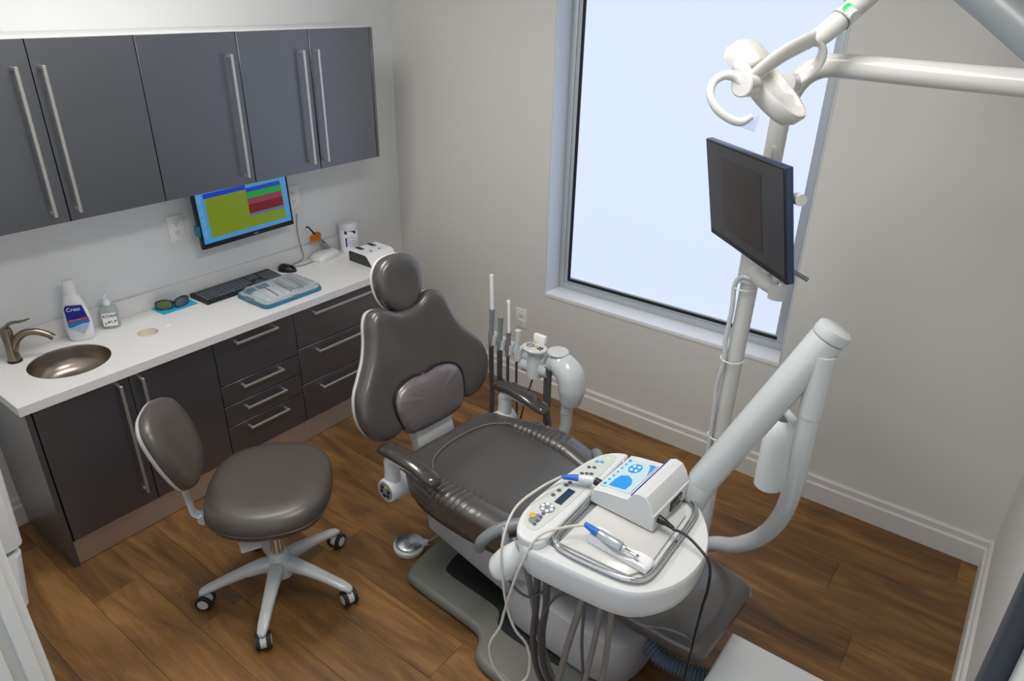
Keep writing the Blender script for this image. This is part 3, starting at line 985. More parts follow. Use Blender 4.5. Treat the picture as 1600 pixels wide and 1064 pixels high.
# desk monitor hanging under the upper cabinets
t = thing('desk_monitor', 'black-framed computer screen with lime green and red panels', 'monitor', (0.100, -1.096, 1.000), R(90))
SWM, SHM = 0.505, 0.285
tl = R(-2)
rl = R(-1.0)
def sp(o_):
    o_.rotation_euler = (tl, rl, 0)
    return o_
sp(ob('housing', bmm((-SWM / 2, 0.0, 0), (SWM / 2, 0.022, SHM), 0.003), M_BLACK, t))
scr = sp(ob('screen', bmm((-SWM / 2 + 0.012, -0.0012, 0.024), (SWM / 2 - 0.012, 0.001, SHM - 0.006)), flat('screen_sky_blue', '#4a95d0', 0.3, 0.6), t, smooth=False))
SX0, SX1, SZ0, SZ1 = -SWM / 2 + 0.012, SWM / 2 - 0.012, 0.024, SHM - 0.006
def spanel(fx0, fx1, fz0, fz1, col, k=0, st=0.52):
    W_, H_ = SX1 - SX0, SZ1 - SZ0
    return ob('screen_field', bmm((SX0 + fx0 * W_, -0.0016 - 0.0003 * k, SZ0 + fz0 * H_), (SX0 + fx1 * W_, -0.0010, SZ0 + fz1 * H_)), flat('screen_' + col[1:], col, 0.3, st), scr, smooth=False)
spanel(0.085, 0.94, 0.085, 0.80, '#7f9410', 0)
spanel(0.075, 0.53, 0.80, 0.885, '#1140c8', 1)
spanel(0.53, 0.925, 0.741, 0.82, '#1140c8', 2)
spanel(0.53, 0.928, 0.624, 0.741, '#0fa338', 2)
spanel(0.53, 0.930, 0.51, 0.624, '#93354c', 2)
spanel(0.53, 0.932, 0.341, 0.51, '#74060f', 2)
spanel(0.53, 0.934, 0.282, 0.341, '#64748f', 2)
spanel(0.53, 0.925, 0.82, 0.85, '#5aa0a8', 1)
for k in range(4):
    spanel(0.012, 0.05, 0.10 + k * 0.2, 0.27 + k * 0.2, '#6aa9dc', 1)
text('logo', 'DELL', 0.011, flat('logo_grey', '#b9bdc2', 0.4), t, (0.03, -0.002, 0.011), (R(90), 0, 0))
ob('wall_arm', tube([(0, 0.02, 0.16), (0, 0.06, 0.16), (0, 0.098, 0.16)], [0.03, 0.022, 0.035], 14, 2), M_BLACK, t)
ob('webcam_clip', bx((-SWM / 2 - 0.006, 0.014, 0.085), (0.014, 0.03, 0.05), 0.004), M_TEAL, t)

# paper-towel dispenser on the inside of the front wall
t = thing('towel_dispenser', 'pale plastic wall dispenser at the left edge of the picture', 'dispenser', (1.02, FY, 0.51))
def disp(z0, z1, dep0, dep1, w_, mt, nm):
    bm = bmesh.new()
    rings = []
    for z, dp, ins in ((z0, dep0 * 0.8, 0.012), (z0 + 0.015, dep0, 0.0), (z1 - 0.01, dep1, 0.0), (z1, dep1 * 0.94, 0.006)):
        o_ = rr_outline(w_ / 2 - ins, dp, 0.03)
        rings.append([(x, max(y, 0.0), z) for x, y in o_])
    loft(bm, rings)
    return ob(nm, bm, mt, t)
disp(0.0, 0.192, 0.136, 0.160, 0.30, M_PLAST, 'lower_cover')
disp(0.198, 0.62, 0.170, 0.188, 0.304, M_PLAST, 'upper_cover')

# ================================================================== DENTAL CHAIR
chair = thing('dental_chair', 'reclining taupe leather dental chair in the room centre', 'dental chair', (1.72, -1.23, 0.0), R(-3.2))

def sym(half):
    """half outline (v >= 0, top to bottom) -> closed outline"""
    left = [(-v, z) for v, z in reversed(half) if v > 1e-6]
    return half + left

# ---- base plate
bo = [(-0.20, -0.13), (-0.17, -0.30), (-0.10, -0.335), (0.19, -0.335), (0.26, -0.36), (0.30, -0.42), (0.40, -0.44), (0.64, -0.42), (0.70, -0.34), (0.70, 0.20), (0.60, 0.32), (0.40, 0.40), (0.30, 0.40), (0.26, 0.36), (0.19, 0.335), (-0.10, 0.335), (-0.17, 0.30), (-0.20, 0.13)]
bo = smooth_outline(bo, 3)
ob('base_plate', prism(bo, 0.001, 0.050, 0.02, 4), M_BASE, chair)
inner = [(x * 0.72 + 0.06, y * 0.66) for x, y in bo]
ob('base_shade_plate', prism(inner, 0.046, 0.0515, 0.001, 1), M_RUB, chair)  # flush dark plate standing in for the shadow below the lift arm
# ---- front pump cover
def slab(levels, n=28, p=5.0):
    """superellipse sections: (cu, cv, hu, hv, z)"""
    bm = bmesh.new()
    rings = []
    for cu, cv, hu, hv, z in levels:
        rings.append([(cu + x, cv + y, z) for x, y in [(math.copysign(abs(math.cos(a)) ** (2 / p), math.cos(a)) * hu, math.copysign(abs(math.sin(a)) ** (2 / p), math.sin(a)) * hv) for a in [2 * math.pi * j / n for j in range(n)]]])
    return loft(bm, rings)
ob('pump_cover', slab([(0.50, 0, 0.265, 0.245, 0.055), (0.50, 0, 0.275, 0.255, 0.075), (0.505, 0, 0.268, 0.245, 0.16), (0.515, 0, 0.25, 0.225, 0.212), (0.525, 0, 0.225, 0.195, 0.228), (0.53, 0, 0.19, 0.16, 0.232)], 40), M_LIFT, chair)
ob('cover_screw', lathe([(0.006, -0.262), (0.006, -0.250)], 14, axis='Y', c=(0.30, 0, 0.105)), M_BLACK, chair)
# ---- lift arm, a tapered beam
bm = bmesh.new()
rings = []
for u, zc_, hz, hv in ((-0.20, 0.235, 0.085, 0.15), (-0.185, 0.235, 0.105, 0.175), (0.05, 0.205, 0.105, 0.185), (0.30, 0.165, 0.100, 0.19), (0.42, 0.145, 0.09, 0.185)):
    rings.append([(u, x, zc_ + y) for x, y in stadium(hv, hz, 28, 6)])
loft(bm, rings)
ob('lift_arm', bm, M_LIFT, chair)
ob('lift_column', slab([(-0.09, 0, 0.13, 0.16, 0.25), (-0.08, 0, 0.17, 0.20, 0.30), (-0.04, 0, 0.22, 0.22, 0.36)], 32), M_LIFT, chair)
ob('seat_frame', slab([(0.06, 0, 0.29, 0.24, 0.345), (0.06, 0, 0.30, 0.26, 0.375)], 32), M_GREY, chair)

# ---- seat cushion
def seat_half(u):
    pts = [(-0.275, 0.17), (-0.26, 0.215), (-0.22, 0.262), (-0.14, 0.296), (0.0, 0.312), (0.16, 0.308), (0.27, 0.292), (0.345, 0.270), (0.365, 0.240)]
    if u <= pts[0][0]:
        return pts[0][1]
    for (a, wa), (b, wb) in zip(pts, pts[1:]):
        if u <= b:
            return wa + (wb - wa) * (u - a) / (b - a)
    return pts[-1][1]
def seat_cushion():
    bm = bmesh.new()
    NU, NT = 60, 64
    rng = random.Random(3)
    rings = []
    for i in range(NU + 1):
        u = -0.275 + 0.64 * i / NU
        hw = seat_half(u)
        base = 0.497 - 0.02 * max(0, (u - 0.05) / 0.3) ** 2 + 0.012 * max(0, (-u - 0.12) / 0.15)
        fade = min(1, max(0.0, (u + 0.275) / 0.03)) ** 0.5
        fadef = min(1, max(0.0, (0.365 - u) / 0.03)) ** 0.5
        ring = []
        for j in range(NT):
            a = 2 * math.pi * j / NT
            ca, sa = math.cos(a), math.sin(a)
            # section: superellipse, flat top, full sides
            v = math.copysign(abs(ca) ** 0.42, ca) * hw
            top = sa >= 0
            zz = math.copysign(abs(sa) ** 0.5, sa)
            t = abs(v) / hw
            if top:
                h = 0.055 * zz
                bol = 0.0
                z = base - 0.052 + h + 0.012 * bol * zz - 0.008 * math.exp(-(t / 0.5) ** 2) * zz
                seam = math.exp(-((t - 0.70) / 0.025) ** 2)
                z -= 0.006 * seam * zz
                # gathered folds in the bolsters
                ph = (u * 92 + 5.0 * t + (1.7 if v > 0 else 0.0) + 1.3 * math.sin(u * 23) + 0.9 * math.sin(u * 57))
                amp = 0.0062 * max(0, min(1, (t - 0.68) / 0.12)) * max(0, min(1, (u + 0.22) / 0.08)) * max(0, min(1, (0.27 - u) / 0.05))
                f = math.sin(ph)
                z += amp * 0.0
                z -= 0.05 * (1 - fade) + 0.05 * (1 - fadef)
                z = max(z, 0.40)
            else:
                z = base - 0.052 - 0.085 * abs(zz)
                ph = (u * 92 + 5.0 + (1.7 if v > 0 else 0.0) + 1.3 * math.sin(u * 23) + 0.9 * math.sin(u * 57))
                amp = 0.0055 * max(0, min(1, (u + 0.22) / 0.08)) * max(0, min(1, (0.27 - u) / 0.05)) * (1 - abs(zz))
                v += math.copysign(amp * math.sin(ph), v)
                v *= 1 - 0.10 * abs(zz) ** 2
            ring.append((u, v, z))
        rings.append(ring)
    return loft(bm, rings)
st = ob('seat', seat_cushion(), M_LEATH, chair, angle=70)
ob('seat_seam', tube([(-0.10, -0.218, 0.503), (-0.155, -0.16, 0.507), (-0.185, -0.06, 0.507), (-0.185, 0.06, 0.507), (-0.155, 0.16, 0.507), (-0.10, 0.218, 0.503)], 0.0022, 8, 6), mat('piping_grey', '#7d7470', 0.35, noise=(10, 0.03)), st)
def bolster(s):
    # gathered side pillow along the seat edge
    bm = bmesh.new()
    NU, NT = 150, 36
    rings = []
    for i in range(NU + 1):
        f = i / NU
        u = -0.215 + 0.535 * f
        env = max(0.02, math.sin(math.pi * min(1, f / 0.62) / 2) ** 0.75) * (1.0 if f < 0.93 else max(0.05, 1 - ((f - 0.93) / 0.07) ** 2) ** 0.5)
        hw, hh = 0.056 * env, 0.034 * env
        cv = seat_half(u) - 0.050 - 0.012 * (1 - env)
        cz = 0.484 + 0.010 * f - 0.030 * max(0, (f - 0.6) / 0.4) ** 1.6
        ring = []
        for j in range(NT):
            a = 2 * math.pi * j / NT
            ca, sa = math.cos(a), math.sin(a)
            x, z = math.copysign(abs(ca) ** 0.85, ca) * hw, math.copysign(abs(sa) ** 0.85, sa) * hh
            if ca > 0 and sa < 0:
                z *= 2.3
                x *= 1 - 0.10 * abs(sa)
            skew = 1.4 * ca - 0.9 * sa
            ph = 2 * math.pi * (21 * f) + skew + 1.1 * math.sin(9.0 * f + 2 * s) + 0.7 * math.sin(31 * f + a) + 0.8 * s
            fold = (1 - abs(math.sin(ph / 2))) ** 2.2 - 0.25
            lim = max(0, min(1, (f - 0.03) / 0.10)) * max(0, min(1, (0.80 - f) / 0.22))
            gate = 0.45 + 0.55 * math.sin(5.3 * f + 2.1 * a + s) ** 2
            r_ = 1 + 0.13 * fold * lim * gate
            ring.append((u, s * (cv + x * r_), cz + z * r_))
        rings.append(ring)
    return loft(bm, rings)
for s in (-1, 1):
    ob('seat_bolster', bolster(s), M_LEATH, st, angle=80)
    ob('seat_seam', tube([(-0.13, s * 0.212, 0.500), (0.0, s * 0.220, 0.498), (0.15, s * 0.217, 0.496), (0.31, s * 0.195, 0.480)], 0.002, 8, 6), M_LEATH, st)
    ob('seat_edge_trim', tube([(-0.235, s * 0.215, 0.384), (-0.10, s * 0.272, 0.378), (0.10, s * 0.280, 0.374), (0.30, s * 0.252, 0.364)], 0.012, 10, 6), mat('brown_trim', '#3a2a24', 0.4, noise=(10, 0.05)), st)
    # grey knee-break loops wrapping the ends of the bolsters
    ob('knee_loop', tube([(0.225, s * 0.318, 0.405), (0.245, s * 0.322, 0.455), (0.285, s * 0.285, 0.500), (0.335, s * 0.225, 0.516), (0.375, s * 0.160, 0.505), (0.395, s * 0.11, 0.480)], [0.019, 0.0205, 0.021, 0.0205, 0.019, 0.016], 16, 6), M_GREY, chair)

# ---- leg rest
def leg_half(u):
    pts = [(0.33, 0.235), (0.40, 0.248), (0.55, 0.240), (0.75, 0.215), (0.90, 0.196), (0.965, 0.186), (0.985, 0.172), (0.99, 0.15)]
    if u <= pts[0][0]:
        return pts[0][1]
    for (a, wa), (b, wb) in zip(pts, pts[1:]):
        if u <= b:
            return wa + (wb - wa) * (u - a) / (b - a)
    return pts[-1][1]
bm = bmesh.new()
rings = []
for i in range(45):
    u = 0.33 + 0.66 * i / 44
    hw = leg_half(u)
    zt = 0.475 - 0.085 * min(1, (u - 0.33) / 0.45) ** 0.8 - 0.012 * max(0, (u - 0.78) / 0.2)
    endf = max(0, 1 - ((u - 0.95) / 0.04) ** 2) ** 0.5 if u > 0.95 else 1
    th = 0.075 * max(endf, 0.25)
    ring = []
    for j in range(40):
        a = 2 * math.pi * j / 40
        ca, sa = math.cos(a), math.sin(a)
        v = math.copysign(abs(ca) ** 0.4, ca) * hw
        z = zt - 0.0375 + math.copysign(abs(sa) ** 0.5, sa) * th / 2
        if sa > 0:
            z += 0.003 * math.sin(u * 38 + v * 30 + 2 * math.sin(v * 21)) * sa * max(0, min(1, (u - 0.6) / 0.1)) * max(0, min(1, (0.95 - u) / 0.08))
        ring.append((u, v, z))
    rings.append(ring)
loft(bm, rings)
ob('leg_rest', bm, mat('film_covered_leather', '#4b4846', 0.38, noise=(9, 0.06), bump=(14, 0.9), spec=0.6, coat=0.8, coatr=0.14), chair, angle=70)
ob('leg_rest_support', slab([(0.62, 0, 0.28, 0.16, 0.285), (0.62, 0, 0.30, 0.17, 0.315), (0.60, 0, 0.30, 0.17, 0.345)], 28), M_GREY, chair)
ob('toe_cover_edge', tube([(0.70, -0.214, 0.352), (0.80, -0.203, 0.372), (0.87, -0.175, 0.383), (0.93, -0.160, 0.377), (0.978, -0.168, 0.350)], 0.0035, 8, 6), M_CLEAR, chair)
ob('toe_cover_edge', tube([(0.990, 0.120, 0.345), (0.985, 0.165, 0.350), (0.962, 0.184, 0.358), (0.90, 0.193, 0.366)], 0.003, 8, 6), M_CLEAR, chair)

# ---- backrest
TILT = 0.27
def bp(v, z, out):
    """point of the back: v across, z height, out = distance in front of the back surface"""
    u = -0.315 - (z - 0.53) * TILT + 0.35 * v * v
    n = Vector((1, 0, TILT)).normalized()
    return (u + n.x * out, v, z + n.z * out)
half = [(0.0, 0.985), (0.05, 0.992), (0.10, 1.020), (0.145, 1.022), (0.172, 0.990), (0.190, 0.925), (0.212, 0.865), (0.250, 0.812), (0.287, 0.762), (0.303, 0.700), (0.296, 0.640), (0.268, 0.588), (0.222, 0.556), (0.175, 0.553), (0.135, 0.572), (0.10, 0.575), (0.0, 0.575)]
half = [(v * (1.10 if z > 0.9 else 1.12), z) for v, z in half]
bo2 = smooth_outline(sym(half), 4)
def back_rings(layers, o_, cz=0.775):
    rings = []
    for f, out in layers:
        rings.append([bp(v * f, cz + (z - cz) * f, out) for v, z in o_])
    return rings
bm = bmesh.new()
loft(bm, back_rings([(0.90, -0.074), (0.975, -0.068), (1.0, -0.052), (1.005, -0.036), (0.99, -0.016), (0.955, -0.003), (0.90, 0.003), (0.80, 0.003), (0.6, -0.002), (0.3, -0.007), (0.1, -0.008)], bo2))
ob('backrest', bm, M_LEATH, chair, angle=80)
bm = bmesh.new()
loft(bm, back_rings([(0.80, -0.094), (0.93, -0.090), (0.988, -0.080), (0.992, -0.068), (0.95, -0.062)], bo2))
ob('back_shell', bm, M_PLAST, chair, angle=60)
# lumbar pad
lo = [(0.0, 0.728), (0.06, 0.735), (0.115, 0.722), (0.145, 0.690), (0.150, 0.640), (0.138, 0.575), (0.115, 0.538), (0.07, 0.524), (0.0, 0.520)]
lo = [(v * 1.18, z) for v, z in lo]
lo2 = smooth_outline(sym(lo), 4)
bm = bmesh.new()
rings = []
for f, out in [(1.0, -0.04), (1.03, -0.02), (1.02, 0.0), (0.97, 0.014), (0.90, 0.024), (0.78, 0.032), (0.6, 0.036), (0.3, 0.038), (0.08, 0.038)]:
    ring = []
    for k, (v, z) in enumerate(lo2):
        vv, z2 = v * f, 0.63 + (z - 0.63) * f
        fold = 0.0022 * math.sin(v * 150 + z * 40) * max(0, min(1, (z - 0.645) / 0.05)) * (1 if 0.5 < f < 0.99 else 0)
        fold += 0.0018 * math.sin(z * 260) * max(0, min(1, (-v - 0.10) / 0.03)) * (1 if 0.7 < f < 0.99 else 0)
        ring.append(bp(vv, z2, out + fold))
    rings.append(ring)
loft(bm, rings)
ob('lumbar_pad', bm, M_LEATH2, chair, angle=80)
ob('lumbar_seam', tube([bp(v * 1.03, 0.63 + (z - 0.63) * 1.03, 0.003) for v, z in lo2 if z > 0.565], 0.004, 8, 1), M_BLACK, chair)
# back bracket between back and seat
ob('back_bracket', bx((-0.335, 0.0, 0.475), (0.05, 0.20, 0.11), 0.008, 2, rot=(0, R(-14), 0)), M_PLAST, chair)
# headrest
hr = smooth_outline([(0.0, 0.118), (0.06, 0.106), (0.096, 0.060), (0.100, 0.0), (0.085, -0.055), (0.05, -0.098), (0.0, -0.112), (-0.05, -0.098), (-0.085, -0.055), (-0.100, 0.0), (-0.096, 0.060), (-0.06, 0.106)], 4)
def hp(v, h, out):
    n = Vector((1, 0, 0.20)).normalized()
    upv = Vector((-0.20, 0, 1)).normalized()
    c_ = Vector((-0.480, 0.010, 1.074))
    p = c_ + upv * h + n * out
    return (p.x, v * 1.06 + 0.010, p.z)
bm = bmesh.new()
loft(bm, [[hp(v * f, z * f, o_) for v, z in hr] for f, o_ in [(0.9, -0.058), (0.98, -0.05), (1.0, -0.034), (0.985, -0.016), (0.93, -0.002), (0.84, 0.006), (0.6, 0.008), (0.3, 0.005), (0.08, 0.004)]])
ob('headrest', bm, M_LEATH, chair, angle=80)
bm = bmesh.new()
loft(bm, [[hp(v * f, z * f, o_) for v, z in hr] for f, o_ in [(0.7, -0.076), (0.92, -0.072), (0.99, -0.062), (0.992, -0.050), (0.94, -0.046)]])
ob('headrest_shell', bm, M_PLAST, chair, angle=60)
ob('headrest_stem', bx((-0.545, 0, 0.98), (0.016, 0.07, 0.20), 0.005, 2, rot=(0, R(-14), 0)), M_STEEL, chair)

# ---- armrests
for s in (-1, 1):
    vv = s * 0.315
    ob('arm_pivot', tube([(-0.215, s * 0.27, 0.430), (-0.215, s * 0.30, 0.430), (-0.215, s * 0.345, 0.432), (-0.215, s * 0.352, 0.432)], [0.050, 0.048, 0.046, 0.043], 24, 1), M_PLAST, chair)
    kp = ob('arm_keypad', cyl((-0.215, s * 0.350, 0.432), (-0.215, s * 0.354, 0.432), 0.036, 24), M_GREY, chair)
    for k in range(6):
        a = R(60 * k + 15)
        ob('key', cyl((-0.215 + 0.02 * math.cos(a), s * 0.353, 0.432 + 0.02 * math.sin(a)), (-0.215 + 0.02 * math.cos(a), s * 0.357, 0.432 + 0.02 * math.sin(a)), 0.0068, 10), M_BLACK if k != 1 else flat('amber_key', '#c9a53a', 0.4), kp)
    ob('arm_post', tube([(-0.215, vv, 0.445), (-0.215, vv, 0.51), (-0.212, vv, 0.555), (-0.16, vv, 0.572), (-0.05, vv * 0.98, 0.556)], [0.032, 0.029, 0.029, 0.022, 0.012], 16, 5), M_PLASTG, chair)
    # pad: loft along the arm
    bm = bmesh.new()
    rings = []
    for u, zt, hw, hh in ((-0.275, 0.572, 0.014, 0.010), (-0.268, 0.578, 0.026, 0.016), (-0.235, 0.592, 0.034, 0.021), (-0.17, 0.597, 0.036, 0.021), (-0.08, 0.586, 0.034, 0.020), (-0.01, 0.572, 0.032, 0.019), (0.015, 0.566, 0.026, 0.016), (0.024, 0.563, 0.013, 0.009)):
        rings.append([(u, vv * (0.985 if u > -0.1 else 1.0) + x, zt + y) for x, y in stadium(hw, hh, 20, 2.5)])
    loft(bm, rings)
    ob('arm_pad', bm, mat('glossy_arm_urethane', '#3d3a37', 0.16, noise=(8, 0.03), coat=0.4), chair, angle=70)

# ---- foot pedal on the floor
pl = chair.matrix_basis @ Vector((-0.292, -0.192, 0))
t = thing('foot_pedal', 'round brushed steel foot pedal disc on the floor', 'foot control', (pl.x, pl.y, 0.0))
ob('pedal_rim', lathe([(0.064, 0.001), (0.067, 0.006), (0.066, 0.020), (0.058, 0.026), (0.03, 0.026)], 40), M_CREAM, t)
ob('pedal_disc', lathe([(0.055, 0.030), (0.056, 0.034), (0.053, 0.0365), (0.004, 0.0425), (0.001, 0.0428)], 40), mat('spun_steel', '#b5bbc0', 0.25, 1.0, noise=(12, 0.05), aniso=0.8), t)
ob('pedal_stem', lathe([(0.02, 0.02), (0.02, 0.032)], 20), M_GREY, t)
ob('tubing_inlet', bx((0.050, 0.038, 0.032), (0.034, 0.026, 0.02), 0.005, 2, rot=(0, 0, R(40))), M_CREAM, t)
ob('pedal_tubing', tube([(0.06, 0.045, 0.036), (0.085, 0.085, 0.06), (0.10, 0.115, 0.12), (0.11, 0.14, 0.22)], 0.004, 8, 6), M_GREY, t)

# ================================================================== STOOL
stool = thing('operator_stool', 'rolling operator stool with dark vinyl seat and pale five-star base', 'stool', (1.190, -1.862, 0.0), R(46))
def stool_local(x, y):
    return x, y
BA = [-122 - 46 + 72 * k for k in range(5)]
bm = lathe([(0.052, 0.085), (0.056, 0.10), (0.052, 0.135), (0.040, 0.165), (0.034, 0.185), (0.030, 0.190)], 28)
ob('hub', bm, M_PLASTG, stool)
def star_leg():
    bm = bmesh.new()
    rings = []
    for r_, z, hw, hh in ((0.025, 0.130, 0.030, 0.034), (0.07, 0.132, 0.027, 0.027), (0.13, 0.122, 0.024, 0.020), (0.20, 0.103, 0.021, 0.016), (0.262, 0.083, 0.020, 0.014), (0.288, 0.074, 0.016, 0.011), (0.296, 0.070, 0.008, 0.006)):
        rings.append([(r_, x, z + y) for x, y in stadium(hw, hh, 18, 2.6)])
    return loft(bm, rings)
leg0 = None
def caster_part(name, bm, mt, parent):
    return ob(name, bm, mt, parent)
for k in range(5):
    a = R(BA[k])
    if leg0 is None:
        leg0 = ob('leg', star_leg(), M_PLASTG, stool)
        lg = leg0
    else:
        lg = bpy.data.objects.new('leg', leg0.data)
        link(lg, stool)
    lg.rotation_euler = (0, 0, a)
    ca_ = [R(-20), R(15), R(-35), R(10), R(30)][k]
    cc = Vector((0.280 * math.cos(a), 0.280 * math.sin(a), 0))
    cst = ob('caster_housing', tube([(0, -0.0105, 0.035), (0, 0.0105, 0.035)], 0.027, 20, 1), M_CREAM, stool, loc=cc, rot=(0, 0, a + ca_))
    ob('caster_stem', cyl((0.006, 0, 0.055), (0.006, 0, 0.075), 0.009, 12), M_GREY, cst)
    for s in (-1, 1):
        ob('wheel', tube([(0, s * 0.011, 0.0315), (0, s * 0.013, 0.0315), (0, s * 0.024, 0.0315), (0, s * 0.026, 0.0315)], [0.029, 0.0312, 0.0312, 0.029], 24, 1), M_RUB, cst)
        ob('wheel_cap', cyl((0, s * 0.0255, 0.0315), (0, s * 0.0275, 0.0315), 0.020, 20), M_CREAM, cst)
ob('gas_cylinder', tube([(0, 0, 0.18), (0, 0, 0.40)], [0.024, 0.022], 24, 1), M_CHROME, stool)
ob('seat_mechanism', bx((-0.03, 0, 0.385), (0.22, 0.14, 0.03), 0.008), M_PLASTG, stool)
ob('height_paddle', bx((-0.055, -0.135, 0.345), (0.07, 0.045, 0.012), 0.005, 2, rot=(R(25), 0, R(20))), M_PLASTG, stool)
ob('tilt_paddle', bx((0.04, 0.15, 0.355), (0.06, 0.05, 0.012), 0.005, 2, rot=(R(-20), 0, 0)), M_PLASTG, stool)
so = smooth_outline([(0.205, -0.13), (0.222, 0.0), (0.205, 0.13), (0.14, 0.215), (0.02, 0.245), (-0.10, 0.225), (-0.19, 0.15), (-0.215, 0.0), (-0.19, -0.15), (-0.10, -0.225), (0.02, -0.245), (0.14, -0.215)], 4)
so = [(x, y * 1.02 + 0.03) for x, y in so]
bm = bmesh.new()
loft(bm, [sc(so, 0.90, 0.415), sc(so, 0.965, 0.422), sc(so, 1.0, 0.442), sc(so, 1.0, 0.466), sc(so, 0.975, 0.486), sc(so, 0.92, 0.501), sc(so, 0.82, 0.510), sc(so, 0.6, 0.513), sc(so, 0.3, 0.509), sc(so, 0.08, 0.508)])
sst = ob('seat', bm, M_STOOLL, stool, angle=80)
ob('seat_piping', tube([(x * 1.003, y * 1.003, 0.446) for x, y in so], 0.0018, 6, 1, closed=True), M_STOOLL, sst)
# backrest pad on bent bar
bo3 = smooth_outline([(0.0, 0.142), (0.085, 0.135), (0.150, 0.095), (0.168, 0.0), (0.140, -0.09), (0.075, -0.130), (0.0, -0.138), (-0.075, -0.130), (-0.140, -0.09), (-0.168, 0.0), (-0.150, 0.095), (-0.085, 0.135)], 4)
bo3 = [(v * (0.84 + 0.35 * h), h * 1.13) for v, h in bo3]
def sb(v, h, out):
    c_ = Vector((-0.275, 0.0, 0.690))
    n = Vector((1, 0, 0.36)).normalized()
    upv = Vector((-0.36, 0, 1)).normalized()
    p = c_ + upv * h + n * (out + 0.9 * v * v)
    return (p.x, v, p.z)
bm = bmesh.new()
loft(bm, [[sb(v * f, z * f, o_) for v, z in bo3] for f, o_ in [(0.95, -0.030), (1.0, -0.022), (1.0, -0.008), (0.96, 0.008), (0.86, 0.018), (0.6, 0.022), (0.3, 0.022), (0.08, 0.022)]])
ob('backrest', bm, M_STOOLL, stool, angle=80)
bm = bmesh.new()
loft(bm, [[sb(v * f, z * f, o_) for v, z in bo3] for f, o_ in [(0.8, -0.043), (0.96, -0.039), (1.0, -0.031), (1.0, -0.023), (0.95, -0.022)]])
ob('back_shell', bm, M_PLASTG, stool, angle=70)
ob('back_bar', tube([(-0.12, 0, 0.385), (-0.215, 0, 0.380), (-0.262, 0, 0.395), (-0.272, 0, 0.44), (-0.283, 0, 0.53), (-0.318, 0, 0.64)], 0.022, 14, 6, squash=(0.38, 1.0)), M_PLASTG, stool)
ob('bar_knob', lathe([(0.018, -0.02), (0.018, 0.02)], 18, axis='Y', c=(-0.235, 0, 0.372)), M_PLASTG, stool)

# ================================================================== DELIVERY UNIT
du = thing('delivery_unit', 'white instrument delivery head on a thick swing arm', 'delivery unit', (2.47, -1.0, 0.0))
HZ = 0.85
ho = [(2.272, -1.822), (2.252, -1.770), (2.246, -1.700), (2.250, -1.600), (2.262, -1.492), (2.280, -1.425), (2.310, -1.385), (2.370, -1.345), (2.446, -1.330), (2.530, -1.372), (2.610, -1.440), (2.668, -1.520), (2.695, -1.610), (2.690, -1.700), (2.664, -1.766), (2.620, -1.818), (2.560, -1.842), (2.480, -1.852), (2.390, -1.860), (2.320, -1.860)]
ho = smooth_outline(ho, 3)
# lower tub tapering downwards, upper deck with a soft rim
hcx, hcy = 2.47, -1.62
def hscale(f, z):
    return [(hcx + (x - hcx) * f, hcy + (y - hcy) * f, z) for x, y in ho]
bm = bmesh.new()
loft(bm, [hscale(0.80, HZ - 0.105), hscale(0.90, HZ - 0.100), hscale(0.955, HZ - 0.085), hscale(0.985, HZ - 0.05), hscale(0.995, HZ - 0.018), hscale(0.99, HZ - 0.006), hscale(0.975, HZ), hscale(0.5, HZ)])
ob('head_tub', bm, M_PLAST, du, world=True, angle=50)
# keypad console along the chair side
kp = [(2.272, -1.822), (2.252, -1.770), (2.246, -1.700), (2.250, -1.600), (2.262, -1.492), (2.280, -1.425), (2.310, -1.385), (2.345, -1.372), (2.348, -1.42), (2.352, -1.60), (2.358, -1.76), (2.360, -1.835), (2.330, -1.852), (2.295, -1.848)]
kp2 = smooth_outline(kp, 3)
con = ob('keypad_console', prism(kp2, HZ - 0.004, HZ + 0.022, 0.007, 3), M_PLAST, du, world=True)
M_PADF = mat('keypad_film', '#c3c8c2', 0.4, noise=(10, 0.02))
pf = [(2.280, -1.805), (2.262, -1.760), (2.257, -1.700), (2.261, -1.600), (2.272, -1.495), (2.290, -1.430), (2.312, -1.400), (2.330, -1.43), (2.333, -1.60), (2.330, -1.76), (2.318, -1.815)]
ob('keypad_film', prism(smooth_outline(pf, 2), HZ + 0.0215, HZ + 0.0232, 0), M_PADF, con, world=True, smooth=False)
def pkey(x, y, r, mt, h=0.002, sx=1, sy=1):
    ob('key', lathe([(r, 0), (r, h), (r * 0.7, h + 0.0006)], 14, c=(x, y, HZ + 0.0228), sx=sx, sy=sy), mt, con, world=True)
M_KDARK = mat('keypad_dark', '#4c5150', 0.4, noise=(10, 0.02))
pkey(2.296, -1.776, 0.020, M_GREY, 0.0006, 0.8, 1.1)
for y in (-1.795, -1.780, -1.762, -1.748):
    pkey(2.307 - (y + 1.795) * 0.12, y, 0.0052, M_KDARK)
pkey(2.283, -1.770, 0.0095, flat('amber_key', '#c9a53a', 0.4), 0.0025)
ob('key_wheel', lathe([(0.021, 0), (0.021, 0.0012)], 24, c=(2.296, -1.722, HZ + 0.0228)), M_GREY, con, world=True)
for k in range(6):
    a = R(60 * k)
    ob('key', lathe([(0.0052, 0), (0.0052, 0.0026)], 12, c=(2.296 + 0.0135 * math.cos(a), -1.722 + 0.0135 * math.sin(a), HZ + 0.0235)), M_WHITE, con, world=True)
for x, y in ((2.278, -1.668), (2.280, -1.642), (2.282, -1.610), (2.284, -1.594)):
    pkey(x, y, 0.0062, M_KDARK)
ob('console_display', bmm((2.296, -1.690, HZ + 0.0228), (2.318, -1.618, HZ + 0.0245)), mat('display_dark', '#27384c', 0.2, noise=(10, 0.03)), con, world=True, smooth=False)
